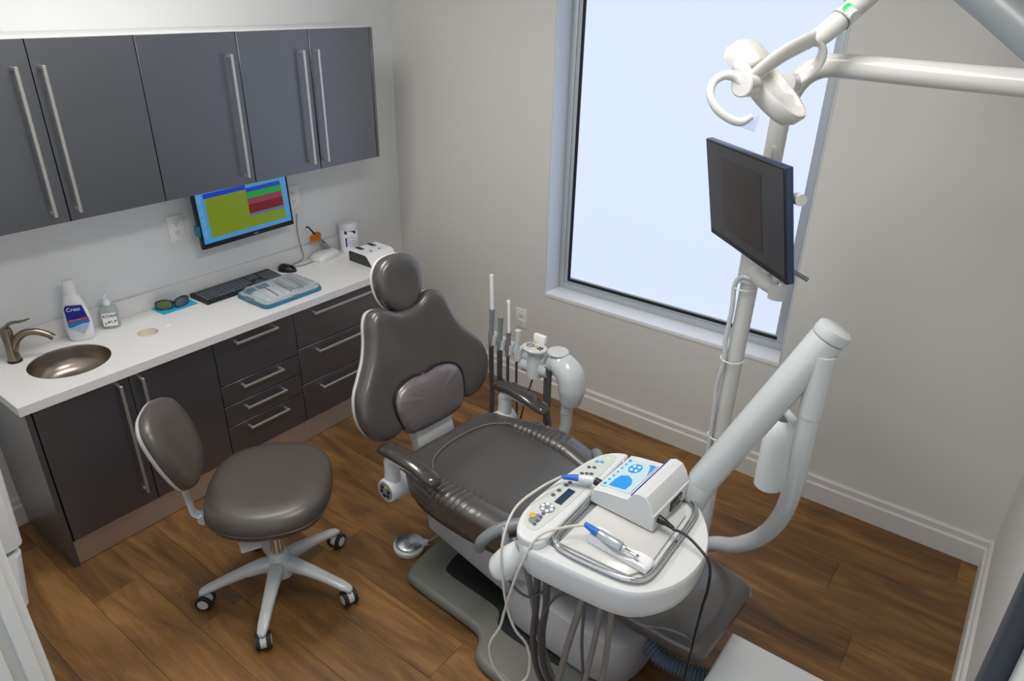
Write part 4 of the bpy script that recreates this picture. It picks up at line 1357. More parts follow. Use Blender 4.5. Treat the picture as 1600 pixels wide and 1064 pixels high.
for x, y in ((2.288, -1.538), (2.299, -1.530), (2.310, -1.523), (2.288, -1.500), (2.301, -1.492)):
    pkey(x, y, 0.0058, M_KDARK)
for x, y in ((2.292, -1.462), (2.304, -1.455)):
    pkey(x, y, 0.0058, flat('blue_key', '#5f9fc4', 0.4))
ob('status_lamp', lathe([(0.005, 0), (0.004, 0.003), (0.001, 0.004)], 14, c=(2.309, -1.428, HZ + 0.0228)), flat('green_lamp', '#a8e08a', 0.4, 1.2), con, world=True)
# tray plate and steel rail
pl_ = [(2.372, -1.800), (2.372, -1.44), (2.57, -1.45), (2.60, -1.49), (2.612, -1.75), (2.585, -1.795)]
ob('tray_well', prism([(2.364, -1.812), (2.362, -1.40), (2.384, -1.40), (2.384, -1.812)], HZ - 0.002, HZ + 0.0012, 0), M_GREY, du, world=True, smooth=False)
ob('tray_plate', prism([(2.384, -1.795), (2.384, -1.44), (2.560, -1.455), (2.590, -1.50), (2.600, -1.74), (2.575, -1.785)], HZ + 0.001, HZ + 0.008, 0.002), M_CREAM, du, world=True)
rail = [(2.340, -1.43), (2.356, -1.60), (2.362, -1.765), (2.380, -1.806), (2.425, -1.817), (2.52, -1.812), (2.585, -1.800), (2.618, -1.762), (2.618, -1.65), (2.614, -1.52), (2.602, -1.462), (2.566, -1.435), (2.45, -1.425), (2.36, -1.40)]
ob('tray_rail', tube([(x, y, HZ + 0.012) for x, y in rail], 0.0065, 12, 4, closed=True), M_CHROME, du, world=True)
ob('tray_rail', tube([(2.480 + (x - 2.480) * 0.955, -1.61 + (y + 1.61) * 0.965, HZ + 0.006) for x, y in rail], 0.004, 10, 4, closed=True), M_CHROME, du, world=True)
# end handle knob on the console and small hose barb
ob('head_handle', tube([(2.285, -1.815, HZ - 0.06), (2.262, -1.838, HZ - 0.09), (2.246, -1.846, HZ - 0.12), (2.240, -1.846, HZ - 0.135)], [0.030, 0.038, 0.040, 0.030], 22, 5), M_PLAST, du, world=True)
ob('handle_barb', cyl((2.225, -1.800, HZ - 0.09), (2.205, -1.790, HZ - 0.055), 0.010, 14), M_GREY, du, world=True)
ob('barb_tip', cyl((2.205, -1.790, HZ - 0.055), (2.200, -1.787, HZ - 0.045), 0.005, 10), M_CHROME, du, world=True)
# arm: knuckle at the head, thick tube, elbow, post and bent pipe
AL, AE = Vector((2.585, -1.398, 0.905)), Vector((2.792, -1.300, 1.368))
ad = (AE - AL).normalized()
ob('arm_knuckle', tube([AL + Vector((-0.012, -0.015, -0.075)), AL + Vector((-0.006, -0.008, -0.03)), AL + ad * 0.03], [0.034, 0.038, 0.040], 22, 4), M_PLASTG, du, world=True)
ob('flex_arm', tube([AL - ad * 0.012, AL, AE - ad * 0.03, AE + ad * 0.0], [0.036, 0.0415, 0.0415, 0.0415], 28, 1), M_PLASTG, du, world=True)
ob('elbow_cap', tube([AE + ad * 0.002, AE + ad * 0.012, AE + ad * 0.030, AE + ad * 0.036], [0.0405, 0.043, 0.042, 0.030], 28, 1), M_PLASTG, du, world=True)
ob('post_sleeve', cyl((2.797, -1.320, 1.165), (2.797, -1.320, 1.335), 0.0285, 24), M_PLASTG, du, world=True)
ob('post', tube([(2.450, -0.960, 0.290), (2.496, -0.990, 0.335), (2.545, -1.012, 0.385), (2.623, -1.065, 0.462), (2.706, -1.118, 0.582), (2.763, -1.195, 0.742), (2.790, -1.268, 0.91), (2.796, -1.312, 1.06), (2.797, -1.320, 1.17)], [0.0265] * 9, 22, 6), M_PLASTG, du, world=True)
ob('post_base', tube([(2.30, -1.06, 0.16), (2.36, -1.01, 0.20), (2.43, -0.95, 0.27)], [0.04, 0.036, 0.032], 18, 4), M_PLASTG, du, world=True)
# instrument hoses below the head
hoses = [
    ([(2.285, -1.80, 0.755), (2.305, -1.79, 0.62), (2.33, -1.775, 0.46), (2.36, -1.74, 0.28), (2.40, -1.70, 0.14), (2.46, -1.62, 0.10), (2.52, -1.5, 0.12)], 0.0085, M_HOSE),
    ([(2.325, -1.80, 0.755), (2.328, -1.80, 0.62), (2.322, -1.80, 0.47), (2.335, -1.78, 0.32), (2.37, -1.73, 0.20), (2.43, -1.66, 0.14), (2.5, -1.55, 0.13)], 0.009, M_HOSED),
    ([(2.358, -1.805, 0.755), (2.362, -1.805, 0.64), (2.355, -1.805, 0.50), (2.37, -1.79, 0.35), (2.42, -1.74, 0.22), (2.48, -1.66, 0.15)], 0.0095, M_HOSED),
    ([(2.47, -1.80, 0.75), (2.46, -1.81, 0.66), (2.44, -1.82, 0.52), (2.425, -1.825, 0.36), (2.43, -1.80, 0.22), (2.49, -1.70, 0.14)], 0.0095, M_HOSE),
    ([(2.52, -1.80, 0.75), (2.515, -1.805, 0.62), (2.505, -1.815, 0.48), (2.495, -1.82, 0.34), (2.51, -1.77, 0.22), (2.54, -1.68, 0.16)], 0.008, M_HOSE),
    ([(2.545, -1.79, 0.75), (2.547, -1.795, 0.62), (2.545, -1.80, 0.50), (2.53, -1.815, 0.36), (2.50, -1.81, 0.26), (2.52, -1.73, 0.18)], 0.008, M_HOSE),
    ([(2.465, -1.80, 0.745), (2.40, -1.82, 0.70), (2.365, -1.83, 0.60), (2.365, -1.83, 0.48), (2.39, -1.81, 0.36), (2.44, -1.75, 0.26), (2.50, -1.66, 0.18)], 0.0042, M_HOSED),
    ([(2.475, -1.80, 0.745), (2.48, -1.81, 0.60), (2.495, -1.815, 0.46), (2.485, -1.82, 0.34), (2.44, -1.83, 0.30), (2.40, -1.80, 0.22)], 0.0042, M_HOSED),
    ([(2.385, -1.79, 0.75), (2.36, -1.80, 0.69), (2.32, -1.815, 0.645), (2.28, -1.82, 0.645), (2.24, -1.82, 0.67)], 0.0038, M_HOSED),
]
for pts, r_, mt in hoses:
    ob('hose', tube(pts, r_, 10, 6), mt, du, world=True)

# ---- motor console standing on the tray
mz = HZ + 0.009
t = thing('motor_console', 'white drive console with blue keypad on the delivery tray', 'console', (2.462, -1.516, mz), R(-2.0))
W2, D2 = 0.094, 0.102       # half along x, half along y
prof = [(-0.094, 0.004), (-0.096, 0.020), (-0.090, 0.046), (-0.060, 0.054), (0.012, 0.066), (0.016, 0.068), (0.030, 0.092), (0.046, 0.100), (0.066, 0.096), (0.080, 0.078), (0.090, 0.052), (0.094, 0.050), (0.095, 0.004)]
bm = bmesh.new()
rings = []
for y, f in ((-0.1005, 0.97), (-0.098, 1.0), (0.098, 1.0), (0.1005, 0.97)):
    rings.append([(x * f, y, 0.002 + (z - 0.002) * f) for x, z in prof])
loft(bm, rings)
ob('console_body', bm, M_PLAST, t, angle=30)
ob('foot', bmm((-0.07, -0.08, 0.0), (0.07, 0.08, 0.004)), M_GREY, t)
# keypad film follows the sloping face
sl = math.atan2(0.0135, 0.085)
def kpt(a, b, h=0.0):     # a along x on the slope (0..1), b along y
    x = -0.084 + a * 0.092
    return Vector((x, b, 0.0492 + (x + 0.084) * (0.066 - 0.0492) / 0.096 + 0.0012 + h))
def slope_patch(poly, mt, name, h):
    bm = bmesh.new()
    top = [kpt(a, b, h) for a, b in poly]
    bot = [kpt(a, b, h - 0.002) for a, b in poly]
    loft(bm, [bot, top])
    return ob(name, bm, mt, t, smooth=False)
M_FILM = flat('film_pale_blue', '#b9d3dc', 0.4)
M_FBLUE = flat('film_blue', '#1d8fdc', 0.4)
slope_patch([(0.02, -0.078), (0.98, -0.078), (0.98, 0.078), (0.02, 0.078)], M_FILM, 'keypad_film', 0.0012)
def disc(ca, cb, ra, rb, n=24, a0=0, a1=360):
    return [(ca + ra * math.cos(R(a0 + (a1 - a0) * k / n)), cb + rb * math.sin(R(a0 + (a1 - a0) * k / n))) for k in range(n)]
slope_patch(disc(0.46, 0.036, 0.20, 0.024), M_FBLUE, 'keypad_disc', 0.0018)
for k in range(4):
    a = R(45 + 90 * k)
    slope_patch(disc(0.46 + 0.11 * math.cos(a), 0.036 + 0.013 * math.sin(a), 0.045, 0.006, 12), M_WHITE, 'key', 0.0024)
slope_patch([(0.24, -0.070), (0.78, -0.068), (0.80, -0.040), (0.70, -0.018), (0.50, -0.004), (0.30, -0.012), (0.24, -0.035)], M_FBLUE, 'tooth_print', 0.0018)
slope_patch([(0.72, 0.072), (0.95, 0.072), (0.95, 0.018), (0.90, 0.034), (0.84, 0.055)], M_FBLUE, 'corner_print', 0.0018)
for k in range(7):
    slope_patch(disc(0.10, -0.066 + k * 0.022, 0.055 if k in (0, 6) else 0.035, 0.0062 if k in (0, 6) else 0.0045, 14), M_FBLUE, 'key', 0.0018)
ob('blue_stripe', bx((0.0225, -0.0, 0.0815), (0.004, 0.19, 0.010), 0.001, 1, rot=(0, R(30), 0)), flat('navy_stripe', '#1b1f86', 0.35), t)
ob('rear_socket', bmm((0.0935, -0.012, 0.012), (0.098, 0.050, 0.042), 0.001, 1), M_BLACK, t)
for k in range(3):
    ob('socket_pin', bx((0.0985, 0.004 + k * 0.016, 0.027 + (0.006 if k == 1 else 0)), (0.002, 0.006, 0.006)), M_GREY, t, smooth=False)
ob('power_plug', tube([(0.094, -0.074, 0.030), (0.112, -0.076, 0.030), (0.116, -0.076, 0.030), (0.140, -0.078, 0.026)], [0.011, 0.010, 0.008, 0.005], 14, 1), M_BLACK, t)
ob('front_socket', tube([(-0.094, -0.055, 0.034), (-0.112, -0.056, 0.036)], 0.011, 16, 1), M_BLACK, t)

# black power cord of the console
tag(ob('power_cord', tube([(2.598, -1.602, 0.884), (2.625, -1.600, 0.885), (2.665, -1.608, 0.876), (2.712, -1.628, 0.856), (2.722, -1.636, 0.79), (2.716, -1.632, 0.72), (2.710, -1.626, 0.62), (2.706, -1.626, 0.50), (2.707, -1.634, 0.40), (2.71, -1.62, 0.2), (2.70, -1.58, 0.06), (2.66, -1.55, 0.012), (2.60, -1.56, 0.008)], 0.0036, 10, 6), M_BLACK), 'thin black power cord hanging from the console over the tray', 'cord')

# handpiece and its rest
t = thing('handpiece_rest', 'white wavy handpiece rest on the delivery tray', 'holder', (2.525, -1.735, HZ + 0.009), R(-3))
bm = bmesh.new()
rings = []
for x, h in ((-0.085, 0.020), (-0.080, 0.026), (-0.055, 0.028), (-0.025, 0.018), (0.0, 0.010), (0.025, 0.012), (0.045, 0.018), (0.075, 0.016), (0.084, 0.010)):
    rings.append([(x, -0.021, 0.001), (x, 0.021, 0.001), (x, 0.021, h), (x, 0.012, h + 0.002), (x, 0.0, h - 0.004), (x, -0.012, h + 0.002), (x, -0.021, h)])
loft(bm, rings)
ob('rest_body', bm, M_WHITE, t, angle=60)
t2 = thing('handpiece', 'silver motor handpiece with bright blue sleeve on its rest', 'handpiece', (2.50, -1.745, HZ + 0.045), R(-2))
ob('motor_body', tube([(-0.034, 0, 0.0), (-0.032, 0, 0.0), (0.030, 0.0, -0.004), (0.034, 0, -0.004)], [0.011, 0.0128, 0.0125, 0.010], 20, 1), mat('silver_handpiece', '#b9bdc3', 0.3, 0.7, noise=(20, 0.02)), t2)
ob('groove_ring', tube([(0.036, 0, -0.0045), (0.042, 0, -0.005)], 0.0095, 18, 1), M_CHROME, t2)
ob('spindle', tube([(0.042, 0, -0.005), (0.044, 0, -0.005), (0.072, 0, -0.008), (0.074, 0, -0.008), (0.079, 0, -0.009)], [0.0055, 0.0045, 0.0045, 0.0065, 0.006], 14, 1), M_CHROME, t2)
ob('blue_sleeve', tube([(-0.034, 0, 0), (-0.055, 0.001, 0.002), (-0.078, 0.004, 0.003)], [0.0105, 0.009, 0.0065], 16, 3), M_BLUE, t2)
ob('hose_plug', tube([(2.342, -1.572, HZ + 0.046), (2.322, -1.583, HZ + 0.047), (2.308, -1.590, HZ + 0.048)], [0.0125, 0.0125, 0.010], 16, 1), M_PLAST, t2, world=False).matrix_parent_inverse = t2.matrix_basis.inverted()
ob('plug_sleeve', tube([(2.310, -1.589, HZ + 0.048), (2.290, -1.600, HZ + 0.048), (2.270, -1.612, HZ + 0.046)], [0.010, 0.0085, 0.006], 14, 2), M_BLUE, t2).matrix_parent_inverse = t2.matrix_basis.inverted()
cordpts = [(2.424, -1.741, 0.898), (2.385, -1.775, 0.892), (2.348, -1.835, 0.884), (2.322, -1.872, 0.80), (2.300, -1.884, 0.70), (2.280, -1.880, 0.62), (2.270, -1.886, 0.56), (2.247, -1.900, 0.49), (2.258, -1.900, 0.42), (2.298, -1.880, 0.35), (2.340, -1.856, 0.38), (2.345, -1.846, 0.45), (2.333, -1.850, 0.51), (2.310, -1.868, 0.56), (2.288, -1.874, 0.62), (2.274, -1.880, 0.72), (2.256, -1.862, 0.83), (2.236, -1.785, 0.880), (2.246, -1.690, 0.893), (2.266, -1.614, 0.897)]
ob('handpiece_hose', tube(cordpts, 0.0036, 10, 6), M_CORDW, t2).matrix_parent_inverse = t2.matrix_basis.inverted()

# water bottle hanging by the post
t = thing('water_bottle', 'milky water bottle hanging behind the swing arm post', 'bottle', (2.708, -1.190, 0.82))
ob('bottle_body', lathe([(0.018, 0.002), (0.030, 0.0), (0.040, 0.008), (0.041, 0.05), (0.0405, 0.10), (0.041, 0.15), (0.040, 0.185), (0.034, 0.21), (0.022, 0.23), (0.016, 0.236)], 32), M_MILK, t)
ob('neck_cap', lathe([(0.019, 0.232), (0.020, 0.236), (0.020, 0.262), (0.016, 0.266)], 24), M_GREY, t)
ob('holder_bracket', tube([(0.0, 0.0, 0.262), (0.03, -0.05, 0.275), (0.075, -0.115, 0.285)], 0.012, 12, 4), M_PLASTG, t)

# ================================================================== ASSISTANT HOLDER
ab = chair.matrix_basis @ Vector((0.01, 0.45, 0))
au = thing('assistant_holder', 'white assistant instrument holder with four upright handpieces', 'instrument holder', (ab.x, ab.y, 0.0), R(-3.2))
def A_(u, v, z):
    return (u - 0.01, v - 0.45, z)
def AT(pts):
    return [A_(*p) for p in pts]
ob('post', tube(AT([(-0.03, 0.30, 0.30), (-0.02, 0.36, 0.315), (0.0, 0.42, 0.345), (0.012, 0.45, 0.42), (0.015, 0.45, 0.50), (0.018, 0.45, 0.57)]), 0.0255, 20, 6), M_PLASTG, au)
ob('post_ring', cyl(A_(0.014, 0.45, 0.495), A_(0.014, 0.45, 0.498), 0.0262, 20), M_GREY, au)
ob('shoulder', tube(AT([(0.030, 0.45, 0.555), (0.035, 0.45, 0.62), (0.022, 0.45, 0.682), (-0.03, 0.45, 0.715), (-0.075, 0.45, 0.700)]), [0.043, 0.058, 0.060, 0.054, 0.036], 26, 6), M_PLASTG, au)
ob('shoulder_cap', lathe([(0.045, 0.0), (0.046, 0.004), (0.042, 0.009), (0.001, 0.010)], 28, c=A_(-0.045, 0.45, 0.762)), M_CREAM, au)
ob('keypad_stem', tube(AT([(-0.150, 0.43, 0.622), (-0.150, 0.43, 0.70), (-0.150, 0.43, 0.728), (-0.150, 0.43, 0.748)]), [0.034, 0.034, 0.031, 0.046], 24, 1), M_PLASTG, au)
ob('stem_clamp', cyl(A_(-0.215, 0.445, 0.655), A_(-0.08, 0.445, 0.665), 0.034, 22), M_PLASTG, au)
kd = lathe([(0.050, 0.745), (0.058, 0.754), (0.058, 0.760), (0.052, 0.764), (0.001, 0.765)], 32, sy=0.8)
xform(kd, Matrix.Translation(Vector(A_(-0.150, 0.425, 0))))
pad = ob('keypad_head', kd, M_CREAM, au)
for k in range(6):
    a = R(60 * k)
    ob('key', lathe([(0.0055, 0.0), (0.0055, 0.003)], 10, c=A_(-0.168 + 0.014 * math.cos(a), 0.42 + 0.012 * math.sin(a), 0.7645)), M_GREY, pad)
ob('key', bx(A_(-0.141, 0.425, 0.7655), (0.014, 0.014, 0.003), 0.001, 1), flat('amber_key', '#c9a53a', 0.4), pad)
for du_, dv_ in ((-0.124, 0.43), (-0.124, 0.416), (-0.112, 0.43), (-0.112, 0.416)):
    ob('key', lathe([(0.0048, 0), (0.0048, 0.003)], 10, c=A_(du_, dv_, 0.7645)), M_BLACK, pad)
ob('paper_roll_holder', bx(A_(-0.160, 0.475, 0.778), (0.062, 0.022, 0.04), 0.006), M_WHITE, au)
ob('holder_bar', tube(AT([(-0.10, 0.45, 0.700), (-0.20, 0.45, 0.692), (-0.30, 0.45, 0.704), (-0.405, 0.45, 0.722)]), [0.026, 0.027, 0.024, 0.022], 20, 4), M_PLASTG, au)
for k, (u, zz) in enumerate([(-0.385, 0.72), (-0.335, 0.712), (-0.288, 0.705), (-0.238, 0.70)]):
    ob('holder_cup', tube(AT([(u, 0.425, zz - 0.022), (u, 0.425, zz + 0.024)]), [0.0185, 0.020], 18, 1), M_PLAST, au)
    h = [0.15, 0.135, 0.085, 0.115][k]
    mt_ = [M_GREY, M_GREY, M_HOSE, M_PLASTG][k]
    ob('instrument', tube(AT([(u, 0.415, zz - 0.03), (u, 0.415, zz + 0.02), (u + 0.002, 0.415, zz + 0.06), (u + 0.004, 0.415, zz + h)]), [0.011, 0.0135, 0.010, 0.0125], 16, 3), mt_, au)
    if k in (0, 2):
        ob('suction_tip', tube(AT([(u + 0.004, 0.415, zz + h - 0.005), (u + 0.002, 0.415, zz + h + 0.09), (u, 0.415, zz + h + (0.155 if k == 0 else 0.135))]), 0.0085 if k == 0 else 0.0065, 14, 2), M_WHITE, au)
    if k == 2:
        ob('tip_end', cyl(A_(u, 0.415, zz + h + 0.132), A_(u - 0.004, 0.415, zz + h + 0.146), 0.0085, 12), M_WHITE, au)
    r_ = [0.0115, 0.0125, 0.0075, 0.006][k]
    ob('hose', tube(AT([(u, 0.415, zz - 0.02), (u - 0.002, 0.42, zz - 0.15), (u + 0.004, 0.42, zz - 0.28), (u + 0.015, 0.40, zz - 0.40), (u + 0.04, 0.36, zz - 0.47), (u + 0.10, 0.28, zz - 0.48)]), r_, 12, 6), M_HOSED, au)
for k, (u0, u1) in enumerate([(-0.085, -0.055), (-0.070, -0.025)]):
    ob('hose', tube(AT([(u0, 0.43, 0.690), (u0, 0.43, 0.58), (u0 + 0.012, 0.42, 0.46), (u1, 0.40, 0.36), (u1 + 0.01, 0.33, 0.28)]), 0.011, 12, 6), M_HOSED, au)
ob('hose', tube(AT([(-0.150, 0.43, 0.63), (-0.165, 0.42, 0.56), (-0.185, 0.41, 0.47), (-0.19, 0.38, 0.36), (-0.16, 0.30, 0.28)]), 0.004, 10, 6), M_HOSED, au)

# ================================================================== DENTAL LIGHT
lt = thing('dental_light', 'pale enamel dental lamp on a tall post with swing arms', 'dental light', (2.455, -0.912, 0.0))
ob('post_foot', lathe([(0.052, 0.001), (0.052, 0.012), (0.046, 0.03), (0.036, 0.05), (0.032, 0.11)], 28, c=(2.455, -0.912, 0)), M_PLASTG, lt, world=True)
ob('post', tube([(2.455, -0.912, 0.08), (2.458, -0.912, 0.70), (2.466, -0.912, 1.30), (2.468, -0.912, 1.76), (2.476, -0.913, 1.835), (2.500, -0.915, 1.895), (2.540, -0.918, 1.930), (2.60, -0.925, 1.940), (2.80, -0.962, 1.939), (3.0, -1.0, 1.938), (3.085, -1.018, 1.938)], [0.0265, 0.0265, 0.0265, 0.0268, 0.028, 0.029, 0.0295, 0.0295, 0.0295, 0.0295, 0.0295], 26, 6), M_CREAM, lt, world=True)
ob('pivot_drum', tube([(3.10, -1.02, 1.89), (3.10, -1.02, 1.90), (3.10, -1.02, 2.0), (3.10, -1.02, 2.01)], [0.042, 0.047, 0.047, 0.042], 28, 1), M_CREAM, lt, world=True)
ob('spring_arm', tube([(3.10, -1.02, 1.955), (2.90, -0.925, 2.088), (2.685, -0.828, 2.226)], 0.043, 24, 1, squash=(1.0, 0.72)), M_GREY, lt, world=True)
ob('arm_joint', lathe([(0.04, -0.045), (0.045, -0.04), (0.045, 0.04), (0.04, 0.045)], 26, axis='Y', c=(2.690, -0.830, 2.228)), M_CREAM, lt, world=True)
ob('neck', tube([(2.690, -0.830, 2.215), (2.669, -0.881, 2.160), (2.628, -0.952, 2.095), (2.590, -1.012, 2.040)], [0.026, 0.0265, 0.0265, 0.0255], 22, 4), M_CREAM, lt, world=True)
ob('neck_seam', tube([(2.597, -1.002, 2.049), (2.5955, -1.0045, 2.0465)], 0.0272, 22, 1), M_GREY, lt, world=True)
ob('neck_collar', tube([(2.592, -1.010, 2.042), (2.588, -1.016, 2.036), (2.566, -1.050, 2.008), (2.560, -1.058, 2.000)], [0.0262, 0.0255, 0.024, 0.015], 22, 1), M_CREAM, lt, world=True)
ob('green_ring', tube([(2.606, -1.003, 2.073), (2.616, -1.011, 2.068)], [0.014, 0.0135], 16, 1), flat('green_glow', '#1ecf5a', 0.3, 1.4), lt, world=True)
ob('switch_knob', tube([(2.615, -1.010, 2.068), (2.634, -1.026, 2.058)], [0.0135, 0.0125], 16, 1), M_CREAM, lt, world=True)
yl_ = [(2.564, -1.052, 2.011), (2.548, -1.1, 1.997), (2.529, -1.168, 1.977), (2.51, -1.228, 1.95), (2.495, -1.268, 1.925), (2.487, -1.280, 1.914)]
yr_ = [(2.566, -1.052, 2.006), (2.580, -1.040, 1.982), (2.572, -1.026, 1.952), (2.549, -1.027, 1.922), (2.521, -1.041, 1.901)]
ob('yoke_arm', tube(yl_, [0.019, 0.020, 0.020, 0.019, 0.018, 0.017], 16, 6, squash=(1.0, 0.42)), M_CREAM, lt, world=True)
ob('yoke_arm', tube(yr_, [0.018, 0.018, 0.017, 0.016, 0.015], 16, 6, squash=(0.42, 1.0)), M_CREAM, lt, world=True)
e1 = Vector((0.76, -0.06, -0.645)).normalized()
e2 = Vector((0.034, 0.24, -0.013))
e2 = (e2 - e1 * e2.dot(e1)).normalized()
e3 = e1.cross(e2).normalized()
hc = Vector((2.505, -1.160, 1.908))
def lp(a, b, n_):
    return hc + e1 * a * 0.98 + e2 * b * 0.88 + e3 * n_ * 0.85
def lring(ha, hb, n_, sh=0.0, p=2.6, k=32):
    return [lp(sh + x, y, n_) for x, y in stadium(ha, hb, k, p)]
bm = bmesh.new()
loft(bm, [lring(0.088, 0.058, -0.040), lring(0.106, 0.070, -0.035), lring(0.116, 0.077, -0.020), lring(0.120, 0.080, 0.006), lring(0.116, 0.077, 0.014), lring(0.108, 0.070, 0.013), lring(0.098, 0.062, -0.006), lring(0.05, 0.033, -0.012)])
hd = ob('lamp_head', bm, M_CREAM, lt, world=True, angle=55)
ob('lamp_glass', loft(bmesh.new(), [lring(0.084, 0.054, -0.0405), lring(0.080, 0.050, -0.044), lring(0.05, 0.03, -0.046)]), M_CLEAR, hd, world=False).location = hc * 0 - base_of(hd)
bm = bmesh.new()
loft(bm, [lring(0.040, 0.055, -0.034, -0.086, 5), lring(0.046, 0.060, -0.01, -0.088, 5), lring(0.042, 0.056, 0.022, -0.084, 5), lring(0.034, 0.046, 0.034, -0.080, 5), lring(0.022, 0.032, 0.037, -0.078, 5)])
ob('driver_housing', bm, M_CREAM, lt, world=True, angle=55)
ob('housing_vent', bx(tuple(lp(-0.045, -0.03, 0.024)), (0.012, 0.016, 0.012), 0.005, 2), M_BLACK, lt, world=True)
hb1, hb2 = Vector((2.487, -1.282, 1.913)), Vector((2.519, -1.040, 1.901))
dd = (hb2 - hb1).normalized()
ob('yoke_hub', tube([hb1 - dd * 0.012, hb1 - dd * 0.009, hb1 + dd * 0.03], [0.024, 0.027, 0.027], 26, 1), M_CREAM, lt, world=True)
ob('yoke_hub', tube([hb2 - dd * 0.03, hb2 + dd * 0.009, hb2 + dd * 0.012], [0.025, 0.025, 0.022], 24, 1), M_CREAM, lt, world=True)
ob('grip_handle', tube([(2.484, -1.280, 1.916), (2.466, -1.285, 1.930), (2.445, -1.301, 1.932), (2.43, -1.321, 1.918), (2.432, -1.336, 1.892), (2.453, -1.338, 1.863), (2.483, -1.328, 1.843), (2.506, -1.315, 1.837), (2.521, -1.296, 1.848)], [0.014, 0.0125, 0.010, 0.0095, 0.0095, 0.0095, 0.0095, 0.0095, 0.007], 16, 6), M_CREAM, lt, world=True)
bm = bmesh.new()
sh_ = [(2.497, -1.322, 1.847), (2.524, -1.297, 1.846), (2.537, -1.290, 1.852), (2.533, -1.296, 1.815), (2.505, -1.318, 1.827)]
loft(bm, [[Vector(q) for q in sh_], [Vector(q) + Vector((0.0006, 0.0008, 0)) for q in sh_]])
ob('barrier_film', bm, M_CLEAR, lt, world=True, smooth=False)
# cable with ties up the post
ob('post_cable', tube([(2.560, -0.985, 1.40), (2.500, -0.962, 1.345), (2.452, -0.948, 1.335), (2.432, -0.942, 1.30), (2.436, -0.942, 1.22), (2.432, -0.940, 1.12), (2.438, -0.942, 1.04), (2.428, -0.940, 0.94), (2.434, -0.942, 0.84), (2.436, -0.94, 0.60), (2.43, -0.94, 0.2)], 0.0075, 12, 6), M_PLASTG, lt, world=True)
for z in (1.295, 1.045, 0.75):
    ob('cable_tie', tube([(2.460 + 0.036 * math.cos(a) - 0.004, -0.918 + 0.036 * math.sin(a), z) for a in [2 * math.pi * k / 20 for k in range(20)]], 0.0022, 6, 1, closed=True), M_WHITE, lt, world=True)

# ================================================================== PATIENT MONITOR
def basis(yaw, pitch, roll):
    f = Vector((math.sin(yaw) * math.cos(pitch), math.cos(yaw) * math.cos(pitch), math.sin(pitch)))
    r_ = Vector((math.cos(yaw), -math.sin(yaw), 0))
    u_ = r_.cross(f)
    a = r_ * math.cos(roll) + u_ * math.sin(roll)
    b = -r_ * math.sin(roll) + u_ * math.cos(roll)
    return a, f, b
pm = thing('patient_monitor', 'thin dark flat screen mounted on the lamp post', 'monitor')
a_, f_, b_ = basis(R(46.3), R(10.5), R(3.1))
mm = Matrix((a_, f_, b_)).transposed().to_4x4()
mm.translation = (2.473, -1.107, 1.594)
pm.matrix_world = mm
PWm, PHm = 0.51, 0.287
ob('housing', bmm((-PWm / 2, 0.0, -PHm / 2), (PWm / 2, 0.018, PHm / 2), 0.003), mat('blue_reflection_edge', '#1c3350', 0.3, noise=(10, 0.03)), pm)  # blue reflected along the edge is put into the housing colour
ob('bezel', bmm((-PWm / 2 + 0.001, -0.003, -PHm / 2 + 0.001), (PWm / 2 - 0.001, 0.002, PHm / 2 - 0.001), 0.001, 1), M_BLACK, pm)
sc_ = ob('screen', bmm((-PWm / 2 + 0.006, -0.004, -PHm / 2 + 0.018), (PWm / 2 - 0.006, -0.0025, PHm / 2 - 0.006)), mat('dark_screen', '#33353a', 0.28, noise=(8, 0.03)), pm, smooth=False)
ob('screen_image', bmm((-0.135, -0.0046, -0.10), (0.125, -0.0038, 0.105)), mat('dim_screen_image', '#2b2624', 0.28, noise=(7, 0.25)), sc_, smooth=False)
ob('back_plate', bx((0.02, 0.030, 0.0), (0.12, 0.03, 0.12), 0.006), M_GREY, pm)
ob('tilt_knob', tube([(0.225, 0.036, 0.060), (0.252, 0.037, 0.060)], 0.014, 16, 1), M_CREAM, pm)
inv = mm.inverted()
def pmw(name, bm, mt, **k):
    xform(bm, inv)
    return ob(name, bm, mt, pm, **k)
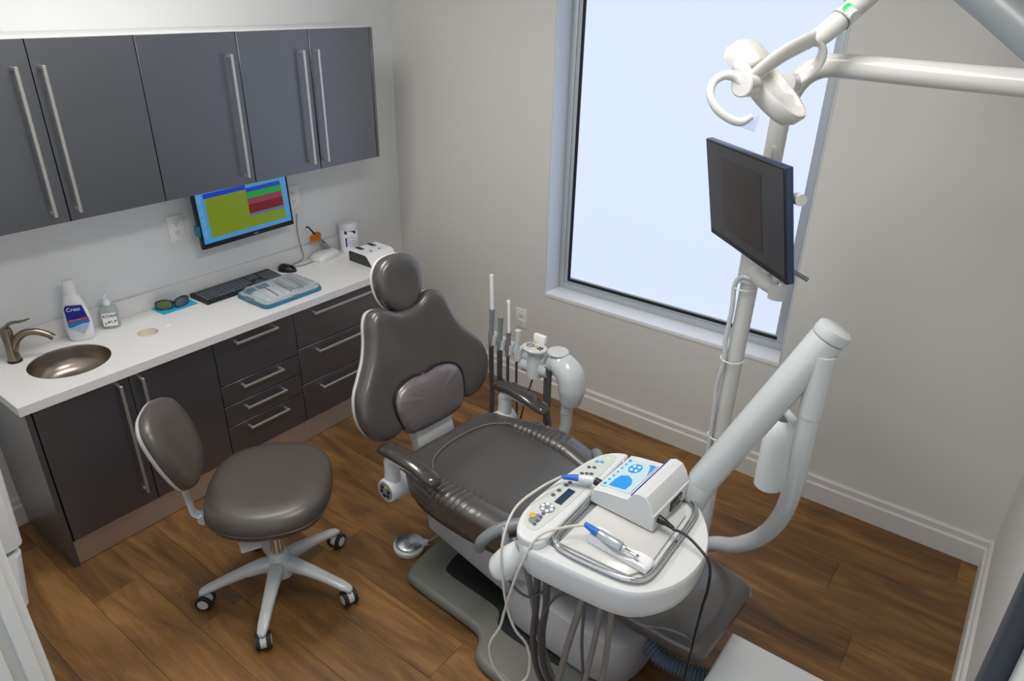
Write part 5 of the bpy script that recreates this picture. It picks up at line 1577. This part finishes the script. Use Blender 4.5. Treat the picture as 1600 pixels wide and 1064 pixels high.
pmw('pole_collar', tube([(2.466, -0.912, 1.318), (2.466, -0.912, 1.40)], [0.0385, 0.0385], 26, 1), M_CREAM)
pmw('mount_arm', tube([(2.480, -0.920, 1.358), (2.525, -0.975, 1.352), (2.580, -1.020, 1.350)], [0.034, 0.030, 0.026], 20, 4, squash=(0.8, 1.0)), M_CREAM)
pmw('mount_pin', tube([(2.583, -1.022, 1.372), (2.583, -1.022, 1.325)], [0.028, 0.025], 22, 1), M_CREAM)
pmw('pin_screw', tube([(2.590, -1.036, 1.372), (2.590, -1.036, 1.380)], 0.011, 14, 1), M_CHROME)
pmw('upright', tube([(2.575, -1.010, 1.36), (2.555, -0.995, 1.45), (2.530, -1.030, 1.56), (2.505, -1.065, 1.60)], 0.015, 14, 4), M_CREAM)
pmw('tilt_lever', tube([(2.575, -0.985, 1.41), (2.640, -0.955, 1.375)], [0.006, 0.0065], 10, 1), M_GREY)
pmw('top_loop', tube([(2.474, -0.935, 1.66), (2.474, -0.945, 1.70), (2.478, -0.948, 1.725), (2.484, -0.945, 1.70), (2.486, -0.935, 1.66)], 0.007, 10, 5), M_CREAM)

# ================================================================== FLOOR BOX, HOSE
t = thing('utility_box', 'pale floor utility box at the foot of the chair', 'box', (2.865, -1.50, 0.0))
ob('box_cover', prism([(2.715, -1.74), (3.01, -1.74), (3.01, -1.262), (2.715, -1.262)], 0.02, 0.300, 0.012, 3), M_PLAST, t, world=True)
ob('box_base', bmm((2.720, -1.735, 0.001), (3.005, -1.267, 0.03)), M_GREY, t, world=True)
t = thing('corrugated_hose', 'ribbed dark hose between chair base and floor box', 'hose', (2.56, -1.35, 0.1))
path = catmull([(2.40, -1.335, 0.165), (2.46, -1.345, 0.165), (2.545, -1.372, 0.155), (2.63, -1.36, 0.15), (2.718, -1.335, 0.15)], 15)
ribs = [0.031 if (i % 2) else 0.021 for i in range(len(path))]
ob('ribbed_sleeve', tube(path, ribs, 18, 1), mat('ribbed_grey', '#6f7c8a', 0.4, noise=(20, 0.05)), t, world=True, angle=20)

bpy.context.view_layer.update()
